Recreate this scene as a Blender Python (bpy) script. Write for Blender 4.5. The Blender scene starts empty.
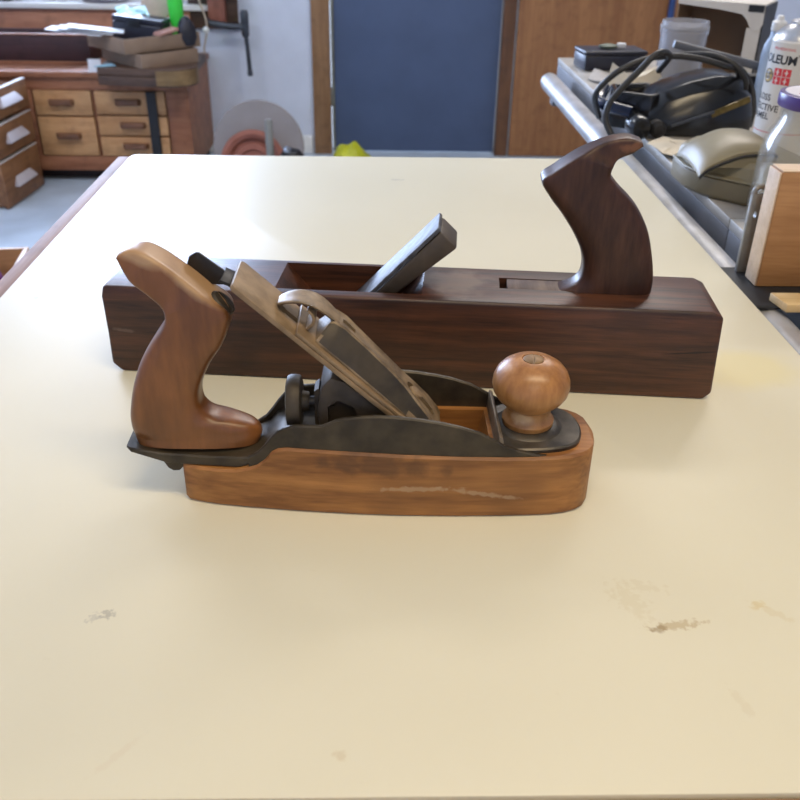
import bpy, bmesh, math, random
from mathutils import Vector, Matrix
random.seed(7)
S = bpy.context.scene
C = S.collection
PI = math.pi

# ------------------------------------------------------------------ camera
cam_d = bpy.data.cameras.new('camera'); cam = bpy.data.objects.new('camera', cam_d); C.objects.link(cam)
cam_d.sensor_width = 36; cam_d.lens = 39.6; cam_d.clip_start = 0.01; cam_d.clip_end = 60
r = Vector((0.9996, -0.0226, 0.0160)); d = Vector((0.0025, -0.5028, -0.8644)); f = Vector((0.0276, 0.8641, -0.5025))
cam.matrix_world = Matrix(((r.x, -d.x, -f.x, 0), (r.y, -d.y, -f.y, 0), (r.z, -d.z, -f.z, 1.205), (0, 0, 0, 1)))
cam_d.dof.use_dof = True; cam_d.dof.focus_distance = 0.53; cam_d.dof.aperture_fstop = 19
S.camera = cam
# ------------------------------------------------------------------ world, daylight, exposure
W = bpy.data.worlds.new('sky'); S.world = W; W.use_nodes = True
bg = W.node_tree.nodes['Background']; bg.inputs[0].default_value = (0.62, 0.76, 1.0, 1); bg.inputs[1].default_value = 2.0
S.view_settings.view_transform = 'Standard'; S.view_settings.look = 'None'
S.view_settings.gamma = 1; S.view_settings.use_curve_mapping = False
S.view_settings.exposure = 0.0

def area(name, loc, size, power, color, rot):
    l = bpy.data.lights.new(name, 'AREA'); l.shape = 'RECTANGLE'; l.size, l.size_y = size
    l.energy = power; l.color = color
    o = bpy.data.objects.new(name, l); C.objects.link(o); o.location = loc; o.rotation_euler = rot
    return o
# daylight entering the window over the low bench (light points into the room, -Y)
area('window_daylight', (-1.72, 4.80, 1.555), (1.72, 1.66), 270, (0.58, 0.72, 1.0), (-PI/2, 0, 0))

# ------------------------------------------------------------------ helpers
def put(name, bm, mat, parent=None, smooth=35, label=None):
    bmesh.ops.recalc_face_normals(bm, faces=bm.faces)
    me = bpy.data.meshes.new(name); bm.to_mesh(me); bm.free()
    if smooth:
        for p in me.polygons: p.use_smooth = True
        me.set_sharp_from_angle(angle=math.radians(smooth))
    for m in (mat if isinstance(mat, (list, tuple)) else [mat]): me.materials.append(m)
    o = bpy.data.objects.new(name, me); C.objects.link(o)
    if parent is not None: o.parent = parent
    if label: o['label'] = label
    return o

def thing(name, label, cat, loc=(0, 0, 0), rz=0, group=None):
    o = bpy.data.objects.new(name, None); C.objects.link(o); o.empty_display_size = 0.05
    o.location = loc; o.rotation_euler = (0, 0, rz)
    o['label'] = label; o['category'] = cat
    if group: o['group'] = group
    return o

def tag(o, label, cat, group=None):
    o['label'] = label; o['category'] = cat
    if group: o['group'] = group
    return o

def struct(o):
    o['kind'] = 'structure'; return o

def box(bm, x0, x1, y0, y1, z0, z1, M=None):
    vs = [bm.verts.new((x, y, z)) for x in (x0, x1) for y in (y0, y1) for z in (z0, z1)]
    if M is not None:
        for v in vs: v.co = M @ v.co
    for q in ((0, 1, 3, 2), (4, 6, 7, 5), (0, 4, 5, 1), (2, 3, 7, 6), (0, 2, 6, 4), (1, 5, 7, 3)):
        bm.faces.new([vs[i] for i in q])
    return vs

def bevel(bm, w, seg=2, ang=30):
    bmesh.ops.recalc_face_normals(bm, faces=bm.faces)
    es = [e for e in bm.edges if len(e.link_faces) == 2 and e.calc_face_angle(0) > math.radians(ang)]
    bmesh.ops.bevel(bm, geom=es, offset=w, segments=seg, profile=0.5, affect='EDGES', clamp_overlap=True)
    return bm

def bxo(name, x0, x1, y0, y1, z0, z1, mat, parent=None, bw=0.0, seg=2, label=None, M=None):
    bm = bmesh.new(); box(bm, x0, x1, y0, y1, z0, z1, M)
    if bw: bevel(bm, bw, seg)
    return put(name, bm, mat, parent, label=label)

def prism(bm, pts, y0, y1, plane='xz', M=None):
    """closed outline extruded between y0 and y1 (plane xz) or z0,z1 (plane xy)"""
    def P(a, b, t): return (a, t, b) if plane == 'xz' else ((a, b, t) if plane == 'xy' else (t, a, b))
    A = [bm.verts.new(P(a, b, y0)) for a, b in pts]; B = [bm.verts.new(P(a, b, y1)) for a, b in pts]
    if M is not None:
        for v in A + B: v.co = M @ v.co
    n = len(pts)
    bm.faces.new(A[::-1]); bm.faces.new(B)
    for i in range(n): bm.faces.new((A[i], A[(i+1) % n], B[(i+1) % n], B[i]))

def loft(bm, rings, caps=True, closed=True):
    R = [[bm.verts.new(p) for p in ring] for ring in rings]
    n = len(R[0])
    for a, b in zip(R, R[1:]):
        for i in range(n if closed else n-1):
            bm.faces.new((a[i], a[(i+1) % n], b[(i+1) % n], b[i]))
    if caps: bm.faces.new(R[0][::-1]); bm.faces.new(R[-1])

def lathe(bm, prof, n=40, c=(0, 0, 0), M=None):
    rings = []
    for rr, z in prof:
        ring = [Vector((rr*math.cos(2*PI*i/n), rr*math.sin(2*PI*i/n), z)) for i in range(n)]
        if M is not None: ring = [M @ p for p in ring]
        rings.append([p + Vector(c) for p in ring])
    loft(bm, rings)

def catmull(pts, k=8):
    P = [Vector(p) for p in pts]; P = [2*P[0]-P[1]] + P + [2*P[-1]-P[-2]]; out = []
    for i in range(1, len(P)-2):
        for j in range(k):
            t = j/k; a, b, c, e = P[i-1:i+3]
            out.append(0.5*(2*b+(c-a)*t+(2*a-5*b+4*c-e)*t*t+(3*b-a-3*c+e)*t**3))
    out.append(P[-2]); return out

def tube(bm, pts, rad, n=10):
    P = [Vector(p) for p in pts]; rings = []; up = Vector((0.13, 0.37, 0.92))
    for i, p in enumerate(P):
        t = (P[min(i+1, len(P)-1)] - P[max(i-1, 0)]).normalized()
        u = t.cross(up).normalized(); v = t.cross(u)
        rr = rad[i] if isinstance(rad, list) else rad
        rings.append([p + (u*math.cos(2*PI*j/n)+v*math.sin(2*PI*j/n))*rr for j in range(n)])
    loft(bm, rings)

def cut(o, cutter_bm):
    me = bpy.data.meshes.new('cutter'); bmesh.ops.recalc_face_normals(cutter_bm, faces=cutter_bm.faces)
    cutter_bm.to_mesh(me); cutter_bm.free()
    c = bpy.data.objects.new('cutter', me); C.objects.link(c)
    c.parent = o.parent
    m = o.modifiers.new('cut', 'BOOLEAN'); m.operation = 'DIFFERENCE'; m.object = c; m.solver = 'EXACT'
    bpy.context.view_layer.update()
    dg = bpy.context.evaluated_depsgraph_get()
    new = bpy.data.meshes.new_from_object(o.evaluated_get(dg))
    o.modifiers.clear(); old = o.data; o.data = new; new.name = old.name + '_cut'
    bpy.data.objects.remove(c); bpy.data.meshes.remove(me); bpy.data.meshes.remove(old)
    for p in new.polygons: p.use_smooth = True
    new.set_sharp_from_angle(angle=math.radians(35))
    return o

def pair_loft(bm, A, B, half, e=3.2, n=28, k=4):
    """sections spanning the outline from A[i] to B[i] (x,z), rounded across y"""
    A = catmull([(a, 0, b) for a, b in A], k); B = catmull([(a, 0, b) for a, b in B], k)
    m = len(A); rings = []
    for i in range(m):
        h = half(i/(m-1)) if callable(half) else half
        ee = e(i/(m-1)) if callable(e) else e; c = (A[i]+B[i])/2; u = (B[i]-A[i])/2; L = u.length; h = min(h, max(L*1.1, h*0.72)); ring = []
        for j in range(n):
            t = 2*PI*j/n; cs, sn = math.cos(t), math.sin(t)
            ring.append(c + u*(math.copysign(abs(cs)**(2/ee), cs)) + Vector((0, h*math.copysign(abs(sn)**(2/ee), sn), 0)))
        rings.append(ring)
    loft(bm, rings)

def mm(L): return [tuple(v*0.001 for v in p) for p in L]

# ------------------------------------------------------------------ materials
def mat(name, col, rough=0.5, metal=0.0, spec=0.5, noise=0.0, nscale=30.0, bump=0.0, col2=None, coat=0.0):
    m = bpy.data.materials.new(name); m.use_nodes = True; nt = m.node_tree; b = nt.nodes['Principled BSDF']
    b.inputs['Base Color'].default_value = (*col, 1); b.inputs['Roughness'].default_value = rough
    b.inputs['Metallic'].default_value = metal; b.inputs['Specular IOR Level'].default_value = spec
    b.inputs['Coat Weight'].default_value = coat; b.inputs['Coat Roughness'].default_value = 0.15
    tc = nt.nodes.new('ShaderNodeTexCoord'); n = nt.nodes.new('ShaderNodeTexNoise')
    n.inputs['Scale'].default_value = nscale; n.inputs['Detail'].default_value = 6
    nt.links.new(tc.outputs['Object'], n.inputs['Vector'])
    if noise or col2:
        c2 = col2 if col2 else tuple(c*(1-noise) for c in col)
        rp = nt.nodes.new('ShaderNodeValToRGB'); rp.color_ramp.elements[0].position = 0.35; rp.color_ramp.elements[1].position = 0.65
        rp.color_ramp.elements[0].color = (*c2, 1); rp.color_ramp.elements[1].color = (*col, 1)
        nt.links.new(n.outputs['Fac'], rp.inputs[0]); nt.links.new(rp.outputs[0], b.inputs['Base Color'])
    if bump:
        bp = nt.nodes.new('ShaderNodeBump'); bp.inputs['Strength'].default_value = bump; bp.inputs['Distance'].default_value = 0.002
        nt.links.new(n.outputs['Fac'], bp.inputs['Height']); nt.links.new(bp.outputs[0], b.inputs['Normal'])
    return m

def mixnode(nt, fac, a, b, mode='MIX'):
    n = nt.nodes.new('ShaderNodeMix'); n.data_type = 'RGBA'; n.blend_type = mode
    for s, v in ((n.inputs[0], fac), (n.inputs[6], a), (n.inputs[7], b)):
        if hasattr(v, 'is_linked'): nt.links.new(v, s)
        elif isinstance(v, (int, float)): s.default_value = v
        else: s.default_value = (*v, 1)
    return n.outputs[2]

def mth(nt, op, a, b=0.0, clamp=False):
    n = nt.nodes.new('ShaderNodeMath'); n.operation = op; n.use_clamp = clamp
    for s, v in ((n.inputs[0], a), (n.inputs[1], b)):
        if hasattr(v, 'is_linked'): nt.links.new(v, s)
        else: s.default_value = v
    return n.outputs[0]

def spot(nt, vec, pos, rad, rz=0.0, nscale=60.0, rag=0.6, soft=0.5):
    """0..1 mask of a ragged mark at pos (object space)"""
    mp = nt.nodes.new('ShaderNodeMapping'); mp.vector_type = 'TEXTURE'
    mp.inputs['Location'].default_value = pos; mp.inputs['Rotation'].default_value = rz if isinstance(rz, tuple) else (0, 0, rz); mp.inputs['Scale'].default_value = rad
    nt.links.new(vec, mp.inputs[0])
    ln = nt.nodes.new('ShaderNodeVectorMath'); ln.operation = 'LENGTH'; nt.links.new(mp.outputs[0], ln.inputs[0])
    nz = nt.nodes.new('ShaderNodeTexNoise'); nz.inputs['Scale'].default_value = nscale; nz.inputs['Detail'].default_value = 5
    nt.links.new(vec, nz.inputs['Vector'])
    a = mth(nt, 'SUBTRACT', 1.0, ln.outputs['Value'])
    bb = mth(nt, 'MULTIPLY', mth(nt, 'SUBTRACT', nz.outputs['Fac'], 0.5), rag*4)
    return mth(nt, 'DIVIDE', mth(nt, 'ADD', a, bb), soft, clamp=True)

def wood(name, c1, c2, along=(1, 0, 0), freq=55.0, stretch=12.0, rough=0.45, bump=0.12, marks=(), spec=0.5, dark=None, coat=0.0):
    m = bpy.data.materials.new(name); m.use_nodes = True; nt = m.node_tree; b = nt.nodes['Principled BSDF']
    b.inputs['Roughness'].default_value = rough; b.inputs['Specular IOR Level'].default_value = spec
    b.inputs['Coat Weight'].default_value = coat; b.inputs['Coat Roughness'].default_value = 0.25
    tc = nt.nodes.new('ShaderNodeTexCoord'); mp = nt.nodes.new('ShaderNodeMapping')
    mp.inputs['Scale'].default_value = [freq/stretch if a else freq for a in along]
    nt.links.new(tc.outputs['Object'], mp.inputs[0])
    n1 = nt.nodes.new('ShaderNodeTexNoise'); n1.inputs['Scale'].default_value = 1; n1.inputs['Detail'].default_value = 5; n1.inputs['Distortion'].default_value = 0.6
    nt.links.new(mp.outputs[0], n1.inputs['Vector'])
    n2 = nt.nodes.new('ShaderNodeTexNoise'); n2.inputs['Scale'].default_value = 6; n2.inputs['Detail'].default_value = 3
    nt.links.new(mp.outputs[0], n2.inputs['Vector'])
    n3 = nt.nodes.new('ShaderNodeTexNoise'); n3.inputs['Scale'].default_value = 18; n3.inputs['Detail'].default_value = 2
    nt.links.new(tc.outputs['Object'], n3.inputs['Vector'])
    rp = nt.nodes.new('ShaderNodeValToRGB'); rp.color_ramp.elements[0].position = 0.37; rp.color_ramp.elements[1].position = 0.64
    rp.color_ramp.elements[0].color = (*c1, 1); rp.color_ramp.elements[1].color = (*c2, 1)
    s = mth(nt, 'ADD', mth(nt, 'MULTIPLY', n1.outputs['Fac'], 0.7), mth(nt, 'MULTIPLY', n2.outputs['Fac'], 0.3))
    nt.links.new(s, rp.inputs[0])
    dk = dark if dark else tuple(c*0.55 for c in c1)
    fac = mth(nt, 'MULTIPLY', mth(nt, 'SUBTRACT', n3.outputs['Fac'], 0.52), 2.2, clamp=True)
    col = mixnode(nt, fac, rp.outputs[0], dk)
    for (pos, rad, rz, c, st, ns, rag) in marks:
        k = mth(nt, 'MULTIPLY', spot(nt, tc.outputs['Object'], pos, rad, rz, ns, rag), st)
        col = mixnode(nt, k, col, c)
    nt.links.new(col, b.inputs['Base Color'])
    bp = nt.nodes.new('ShaderNodeBump'); bp.inputs['Strength'].default_value = bump; bp.inputs['Distance'].default_value = 0.001
    nt.links.new(n2.outputs['Fac'], bp.inputs['Height']); nt.links.new(bp.outputs[0], b.inputs['Normal'])
    return m

def glassy(name, tint, fac=0.12, rough=0.05, body=None, bodyfac=0.0, ior=1.45, refl=1.0):
    """thin clear wall: mostly see-through, with a surface reflection and a little milky body"""
    m = bpy.data.materials.new(name); m.use_nodes = True; nt = m.node_tree; nt.nodes.clear()
    out = nt.nodes.new('ShaderNodeOutputMaterial'); tr = nt.nodes.new('ShaderNodeBsdfTransparent'); tr.inputs[0].default_value = (*tint, 1)
    gl = nt.nodes.new('ShaderNodeBsdfGlossy'); gl.inputs['Roughness'].default_value = rough
    fr = nt.nodes.new('ShaderNodeFresnel'); fr.inputs[0].default_value = ior
    k = mth(nt, 'ADD', mth(nt, 'MULTIPLY', fr.outputs[0], refl), fac, clamp=True)
    mx = nt.nodes.new('ShaderNodeMixShader'); nt.links.new(k, mx.inputs[0]); nt.links.new(gl.outputs[0], mx.inputs[2])
    if body:
        df = nt.nodes.new('ShaderNodeBsdfDiffuse'); df.inputs[0].default_value = (*body, 1)
        m2 = nt.nodes.new('ShaderNodeMixShader'); m2.inputs[0].default_value = bodyfac
        nt.links.new(tr.outputs[0], m2.inputs[1]); nt.links.new(df.outputs[0], m2.inputs[2]); nt.links.new(m2.outputs[0], mx.inputs[1])
    else: nt.links.new(tr.outputs[0], mx.inputs[1])
    nt.links.new(mx.outputs[0], out.inputs[0])
    return m

M_rear = wood('dark_beech', (0.024, 0.009, 0.005), (0.100, 0.034, 0.0145), freq=150, stretch=18, rough=0.42, spec=0.5,
    marks=[((0.238, 0.034, 0.066), (0.030, 0.026, 0.01), 0, (0.20, 0.145, 0.105), 0.55, 60, 0.4), ((0.400, 0.0, 0.036), (0.022, 0.02, 0.0010), (0, -0.1, 0), (0.008, 0.004, 0.003), 0.9, 80, 0.3),
           ((0.006, 0.0, 0.033), (0.010, 0.02, 0.0018), (0, 0.1, 0), (0.16, 0.10, 0.07), 0.6, 120, 0.4)])
M_rearhandle = wood('dark_handle_wood', (0.030, 0.012, 0.007), (0.075, 0.031, 0.017), along=(0, 0, 1), freq=70, stretch=6, rough=0.38, spec=0.35,
    marks=[((0.346, 0.0, 0.1655), (0.008, 0.02, 0.004), 0, (0.26, 0.11, 0.05), 0.55, 120, 0.5)])
M_front = wood('beech_body', (0.19, 0.072, 0.017), (0.42, 0.185, 0.050), freq=70, stretch=12, rough=0.5, dark=(0.075, 0.027, 0.009),
    marks=[((0.022, -0.030, 0.0190), (0.026, 0.05, 0.0018), (0, -0.02, 0), (0.46, 0.33, 0.20), 0.5, 260, 0.6),
           ((0.056, -0.030, 0.0165), (0.024, 0.05, 0.0018), (0, 0.16, 0), (0.46, 0.33, 0.20), 0.5, 260, 0.6),
           ((0.0, -0.03, 0.034), (0.035, 0.03, 0.008), 0, (0.060, 0.024, 0.010), 0.6, 90, 0.5)])
M_tote = wood('rosewood_tote', (0.125, 0.044, 0.011), (0.235, 0.088, 0.023), along=(0, 0, 1), freq=45, stretch=5, rough=0.36, bump=0.05, coat=0.1,
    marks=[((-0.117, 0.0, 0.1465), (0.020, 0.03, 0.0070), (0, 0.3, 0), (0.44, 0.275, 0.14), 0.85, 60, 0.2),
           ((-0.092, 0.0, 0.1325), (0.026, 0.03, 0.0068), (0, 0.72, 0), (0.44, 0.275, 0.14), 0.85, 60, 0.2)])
M_knob = wood('knob_wood', (0.26, 0.105, 0.026), (0.44, 0.205, 0.062), along=(0, 0, 1), freq=70, stretch=4, rough=0.36, bump=0.04, dark=(0.15, 0.06, 0.02), coat=0.15,
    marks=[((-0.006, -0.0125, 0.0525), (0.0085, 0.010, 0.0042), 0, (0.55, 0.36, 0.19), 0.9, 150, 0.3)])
M_cast = mat('black_japanned_iron', (0.070, 0.053, 0.032), 0.45, 0.25, noise=0.5, nscale=60, bump=0.25, col2=(0.026, 0.020, 0.013))
M_nose = mat('dusty_iron', (0.125, 0.105, 0.08), 0.4, 0.4, nscale=55, bump=0.2, col2=(0.03, 0.026, 0.022))
M_rust = mat('bare_dusty_iron', (0.075, 0.054, 0.034), 0.6, 0.15, nscale=70, bump=0.15, col2=(0.035, 0.026, 0.017))
M_steel = mat('dull_tan_steel', (0.30, 0.205, 0.112), 0.55, 0.1, nscale=90, bump=0.08, col2=(0.19, 0.125, 0.064))
M_lever = mat('worn_nickel', (0.30, 0.215, 0.125), 0.45, 0.2, nscale=120, bump=0.12, col2=(0.14, 0.097, 0.054))
M_wheel = mat('dark_brass', (0.058, 0.044, 0.028), 0.55, 0.3, nscale=90, bump=0.2, col2=(0.032, 0.025, 0.017))
M_darkmetal = mat('blackened_steel', (0.035, 0.032, 0.03), 0.45, 0.5, noise=0.4, nscale=50)
M_wedge = mat('iron_wedge_grey', (0.115, 0.12, 0.14), 0.52, 0.3, spec=0.3, nscale=140, bump=0.3, col2=(0.055, 0.056, 0.064))  # bluish window light on the wedge face, put into the grey
M_black = mat('black', (0.012, 0.012, 0.014), 0.5)

# ------------------------------------------------------------------ room shell
M_floor = mat('painted_concrete', (0.46, 0.54, 0.63), 0.45, noise=0.22, nscale=4, bump=0.02)
M_wall = mat('white_wall_paint', (0.66, 0.71, 0.82), 0.8, noise=0.06, nscale=9, bump=0.05)
M_ceil = mat('ceiling_paint', (0.72, 0.70, 0.66), 0.9, noise=0.05, nscale=5)
M_white = mat('white_paint', (0.78, 0.78, 0.76), 0.55, noise=0.05, nscale=12)
WY = 4.65
X0, X1, Y0, ZC = -3.2, 3.0, -2.2, 2.55
WX0, WX1, WZ0, WZ1 = -2.60, -0.84, 0.71, 2.40           # window opening over the low bench

bm = bmesh.new(); box(bm, X0, X1, Y0, WY+0.12, -0.1, 0); struct(put('floor', bm, M_floor))
bm = bmesh.new(); box(bm, X0, X1, Y0, WY+0.12, ZC, ZC+0.1); struct(put('ceiling', bm, M_ceil))
bm = bmesh.new()
for a in ((X0, WX0, 0, ZC), (WX0, WX1, 0, WZ0), (WX0, WX1, WZ1, ZC), (WX1, -0.235, 0, ZC), (-0.235, 0.635, 2.03, ZC), (0.635, X1, 0, ZC)):
    box(bm, a[0], a[1], WY, WY+0.12, a[2], a[3])
struct(put('wall_back', bm, M_wall, smooth=0))
bm = bmesh.new(); box(bm, X0-0.12, X0, Y0, WY+0.12, 0, ZC); struct(put('wall_left', bm, M_wall))
bm = bmesh.new(); box(bm, X1, X1+0.12, Y0, WY+0.12, 0, ZC); struct(put('wall_right', bm, M_wall))
bm = bmesh.new(); box(bm, X0, X1, Y0-0.12, Y0, 0, ZC); struct(put('wall_front', bm, M_wall))

M_pane = glassy('window_glass', (0.97, 0.98, 1.0), 0.02, 0.02)
win = bpy.data.objects.new('window_1', None); C.objects.link(win); struct(win)
bm = bmesh.new()
for a in ((WX0, WX0+0.05, WZ0, WZ1), (WX1-0.05, WX1, WZ0, WZ1), (WX0, WX1, WZ0, WZ0+0.05), (WX0, WX1, WZ1-0.05, WZ1), (-1.745, -1.695, WZ0, WZ1)):
    box(bm, a[0], a[1], WY+0.03, WY+0.08, a[2], a[3])
put('window_frame', bm, M_white, win, 0)
for x0, x1 in ((WX0+0.05, -1.745), (-1.695, WX1-0.05)):
    bxo('pane', x0, x1, WY+0.052, WY+0.056, WZ0+0.05, WZ1-0.05, M_pane, win)
bxo('window_sill', WX0-0.06, WX1+0.06, WY-0.055, WY+0.03, WZ0-0.028, WZ0, M_white, win, 0.006)

# ceiling lamps: warm shop light, plus two added to brighten the back
M_lampbody = mat('lamp_housing_white', (0.8, 0.8, 0.78), 0.5, noise=0.03)
M_diff = bpy.data.materials.new('lamp_diffuser'); M_diff.use_nodes = True
_b = M_diff.node_tree.nodes['Principled BSDF']; _b.inputs['Base Color'].default_value = (0.9, 0.85, 0.75, 1)
_b.inputs['Emission Color'].default_value = (1, 0.80, 0.55, 1); _b.inputs['Emission Strength'].default_value = 3.0
LAMP_W = 15
def ceiling_lamp(x, y, label, power, col=(1.0, 0.81, 0.53)):
    t = thing('ceiling_lamp', label, 'lamp', (x, y, ZC), 0, 'ceiling lamps')
    bxo('housing', -0.62, 0.62, -0.16, 0.16, -0.06, 0, M_lampbody, t, 0.008)
    bxo('diffuser', -0.60, 0.60, -0.14, 0.14, -0.085, -0.06, M_diff, t, 0.01)
    l = area('lamp_light', (x, y, ZC-0.095), (1.2, 0.28), power, col, (0, 0, 0))
ceiling_lamp(0.35, -0.05, 'long ceiling lamp hanging over the near end of the cream table', LAMP_W)
ceiling_lamp(0.20, -1.45, 'long ceiling lamp well behind the near edge of the table', LAMP_W*0.55)
ceiling_lamp(0.90, 2.60, 'added long lamp brightening the back wall, between the table and the blue door', LAMP_W*2.0, (1.0, 0.94, 0.90))  # unseen lamp, added to brighten the back wall and door
ceiling_lamp(-1.50, 2.45, 'added long lamp brightening the low bench, before the bench and the window', LAMP_W*1.5, (0.86, 0.90, 1.0))  # unseen lamp, added as frontal light for the bench side

# door in the back wall
M_door = mat('slate_blue_door_paint', (0.080, 0.115, 0.205), 0.6, noise=0.12, nscale=5, bump=0.03)
M_worn = mat('worn_door_edge', (0.30, 0.31, 0.26), 0.6, noise=0.4, nscale=14)
M_jamb = wood('door_jamb_wood', (0.24, 0.125, 0.055), (0.36, 0.20, 0.095), along=(0, 0, 1), freq=22, stretch=12, rough=0.5)
M_jambd = wood('door_jamb_dark_wood', (0.10, 0.042, 0.018), (0.19, 0.085, 0.036), along=(0, 0, 1), freq=22, stretch=12, rough=0.5)
door = bpy.data.objects.new('door_1', None); C.objects.link(door); struct(door)
bxo('door_panel', -0.212, 0.612, WY+0.01, WY+0.05, 0.01, 2.0, M_door, door, 0.004)
bxo('worn_edge', -0.226, -0.2125, WY+0.008, WY+0.05, 0.01, 2.0, M_worn, door, 0.003, label='pale scuffed edge of the blue door')
bxo('door_jamb', -0.320, -0.232, WY-0.025, WY+0.10, 0, 2.1, M_jamb, door, 0.004)
bxo('door_jamb', 0.618, 0.680, WY-0.03, WY+0.10, 0, 2.1, M_jambd, door, 0.004, label='dark brown door jamb')
bxo('door_head', -0.320, 0.680, WY-0.025, WY+0.10, 2.0, 2.1, M_jamb, door, 0.004)
M_hinge = mat('hinge_steel', (0.32, 0.30, 0.26), 0.4, 0.8, noise=0.2)
for z in (0.24, 1.05, 1.80):
    bm = bmesh.new(); lathe(bm, [(0.006, 0), (0.0075, 0.003), (0.0075, 0.087), (0.006, 0.09)], 12, (-0.229, WY-0.004, z)); box(bm, -0.236, -0.222, WY+0.001, WY+0.008, z, z+0.09)
    put('hinge', bm, M_hinge, door)
# baseboards
bxo('baseboard_back', WX0, -0.33, WY-0.015, WY, 0, 0.09, M_white, None, 0.004)['kind'] = 'structure'

# plywood panel leaning beside the door
M_ply = wood('plywood_face', (0.25, 0.105, 0.038), (0.38, 0.175, 0.066), along=(0, 0, 1), freq=26, stretch=14, rough=0.55, bump=0.05, dark=(0.15, 0.06, 0.02))
tag(bxo('plywood_sheet', 0.69, 1.482, WY-0.034, WY-0.012, 0.003, 2.02, M_ply, None, 0.002),
    'tall brown plywood sheet standing against the wall right of the blue door', 'plywood sheet')
M_bluep = mat('blue_enamel', (0.03, 0.07, 0.22), 0.35, noise=0.2)
M_brown = wood('brown_stick', (0.13, 0.055, 0.025), (0.22, 0.10, 0.045), along=(0, 0, 1), freq=30)
bm = bmesh.new(); tube(bm, [(1.43, WY-0.06, 0.012), (1.425, WY-0.055, 0.6), (1.42, WY-0.05, 1.5)], 0.016, 14)
tag(put('broom_handle', bm, M_bluep), 'thin blue pole standing in front of the plywood sheet', 'pole')

# ------------------------------------------------------------------ the cream table
ex = mat
def table_mat():
    m = bpy.data.materials.new('cream_laminate'); m.use_nodes = True; nt = m.node_tree; b = nt.nodes['Principled BSDF']
    tc = nt.nodes.new('ShaderNodeTexCoord'); V = tc.outputs['Object']
    n = nt.nodes.new('ShaderNodeTexNoise'); n.inputs['Scale'].default_value = 5; n.inputs['Detail'].default_value = 4; nt.links.new(V, n.inputs['Vector'])
    base = mixnode(nt, n.outputs['Fac'], (0.645, 0.605, 0.46), (0.685, 0.645, 0.50))
    marks = [((0.275, 0.572, 0), (0.050, 0.035, 1), 0.3, (0.74, 0.62, 0.20), 0.55, 25, 0.25),
        ((0.145, 0.309, 0), (0.015, 0.0035, 1), 0.12, (0.36, 0.235, 0.075), 0.75, 300, 0.75),
        ((0.136, 0.3065, 0), (0.005, 0.003, 1), 0.0, (0.20, 0.11, 0.025), 0.8, 300, 0.5),
        ((0.127, 0.326, 0), (0.008, 0.016, 1), 0.5, (0.52, 0.43, 0.24), 0.35, 260, 0.8),
        ((0.136, 0.337, 0), (0.013, 0.004, 1), -0.3, (0.52, 0.43, 0.26), 0.35, 280, 0.8),
        ((0.190, 0.3225, 0), (0.005, 0.0035, 1), 0.6, (0.55, 0.40, 0.10), 0.6, 260, 0.5),
        ((0.196, 0.317, 0), (0.003, 0.014, 1), 0.9, (0.56, 0.46, 0.26), 0.5, 260, 0.7),
        ((-0.129, 0.318, 0), (0.0042, 0.0035, 1), 0, (0.16, 0.15, 0.13), 0.7, 420, 0.9),
        ((-0.135, 0.316, 0), (0.0045, 0.003, 1), 0.6, (0.34, 0.32, 0.28), 0.6, 420, 0.9),
        ((-0.014, 0.237, 0), (0.0035, 0.003, 1), 0, (0.52, 0.42, 0.26), 0.7, 300, 0.4),
        ((-0.104, 0.238, 0), (0.002, 0.014, 1), -0.7, (0.62, 0.54, 0.40), 0.6, 200, 0.6),
        ((-0.211, 0.977, 0), (0.018, 0.006, 1), 0.1, (0.30, 0.29, 0.30), 0.55, 150, 0.9),
        ((-0.265, 0.93, 0), (0.008, 0.006, 1), 0.1, (0.30, 0.30, 0.33), 0.6, 200, 0.8),
        ((0.025, 1.055, 0), (0.010, 0.004, 1), 0.0, (0.25, 0.24, 0.22), 0.6, 200, 0.8),
        ((-0.236, 0.696, 0), (0.005, 0.004, 1), 0.0, (0.28, 0.28, 0.28), 0.6, 300, 0.7),
        ((-0.288, 0.695, 0), (0.003, 0.002, 1), 0.0, (0.28, 0.28, 0.28), 0.6, 300, 0.5),
        ((0.253, 0.62, 0), (0.004, 0.002, 1), 0.0, (0.2, 0.18, 0.12), 0.7, 300, 0.6),
        ((0.160, 0.262, 0), (0.003, 0.010, 1), 0.3, (0.55, 0.47, 0.32), 0.4, 200, 0.8)]
    col = base
    for (p, rd, rz, c, st, ns, rag) in marks:
        col = mixnode(nt, mth(nt, 'MULTIPLY', spot(nt, V, p, rd, rz, ns, rag), st*0.62), col, c)
    # fine scuffs and specks
    s = nt.nodes.new('ShaderNodeTexNoise'); s.inputs['Scale'].default_value = 70; s.inputs['Detail'].default_value = 3; nt.links.new(V, s.inputs['Vector'])
    k = mth(nt, 'MULTIPLY', mth(nt, 'SUBTRACT', s.outputs['Fac'], 0.70), 6.0, clamp=True)
    col = mixnode(nt, mth(nt, 'MULTIPLY', k, 0.25), col, (0.50, 0.43, 0.30))
    nt.links.new(col, b.inputs['Base Color'])
    rn = nt.nodes.new('ShaderNodeTexNoise'); rn.inputs['Scale'].default_value = 14; rn.inputs['Detail'].default_value = 5; nt.links.new(V, rn.inputs['Vector'])
    nt.links.new(mth(nt, 'ADD', mth(nt, 'MULTIPLY', rn.outputs['Fac'], 0.10), 0.37), b.inputs['Roughness'])
    b.inputs['Specular IOR Level'].default_value = 0.5
    return m
M_top = table_mat()
M_edge = wood('table_edge_wood', (0.25, 0.15, 0.12), (0.38, 0.25, 0.20), along=(0, 1, 0), freq=60, stretch=14, rough=0.65, spec=0.15)
M_edgex = wood('table_front_edge_wood', (0.28, 0.15, 0.07), (0.42, 0.25, 0.12), along=(1, 0, 0), freq=60, stretch=14, rough=0.45)
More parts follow.
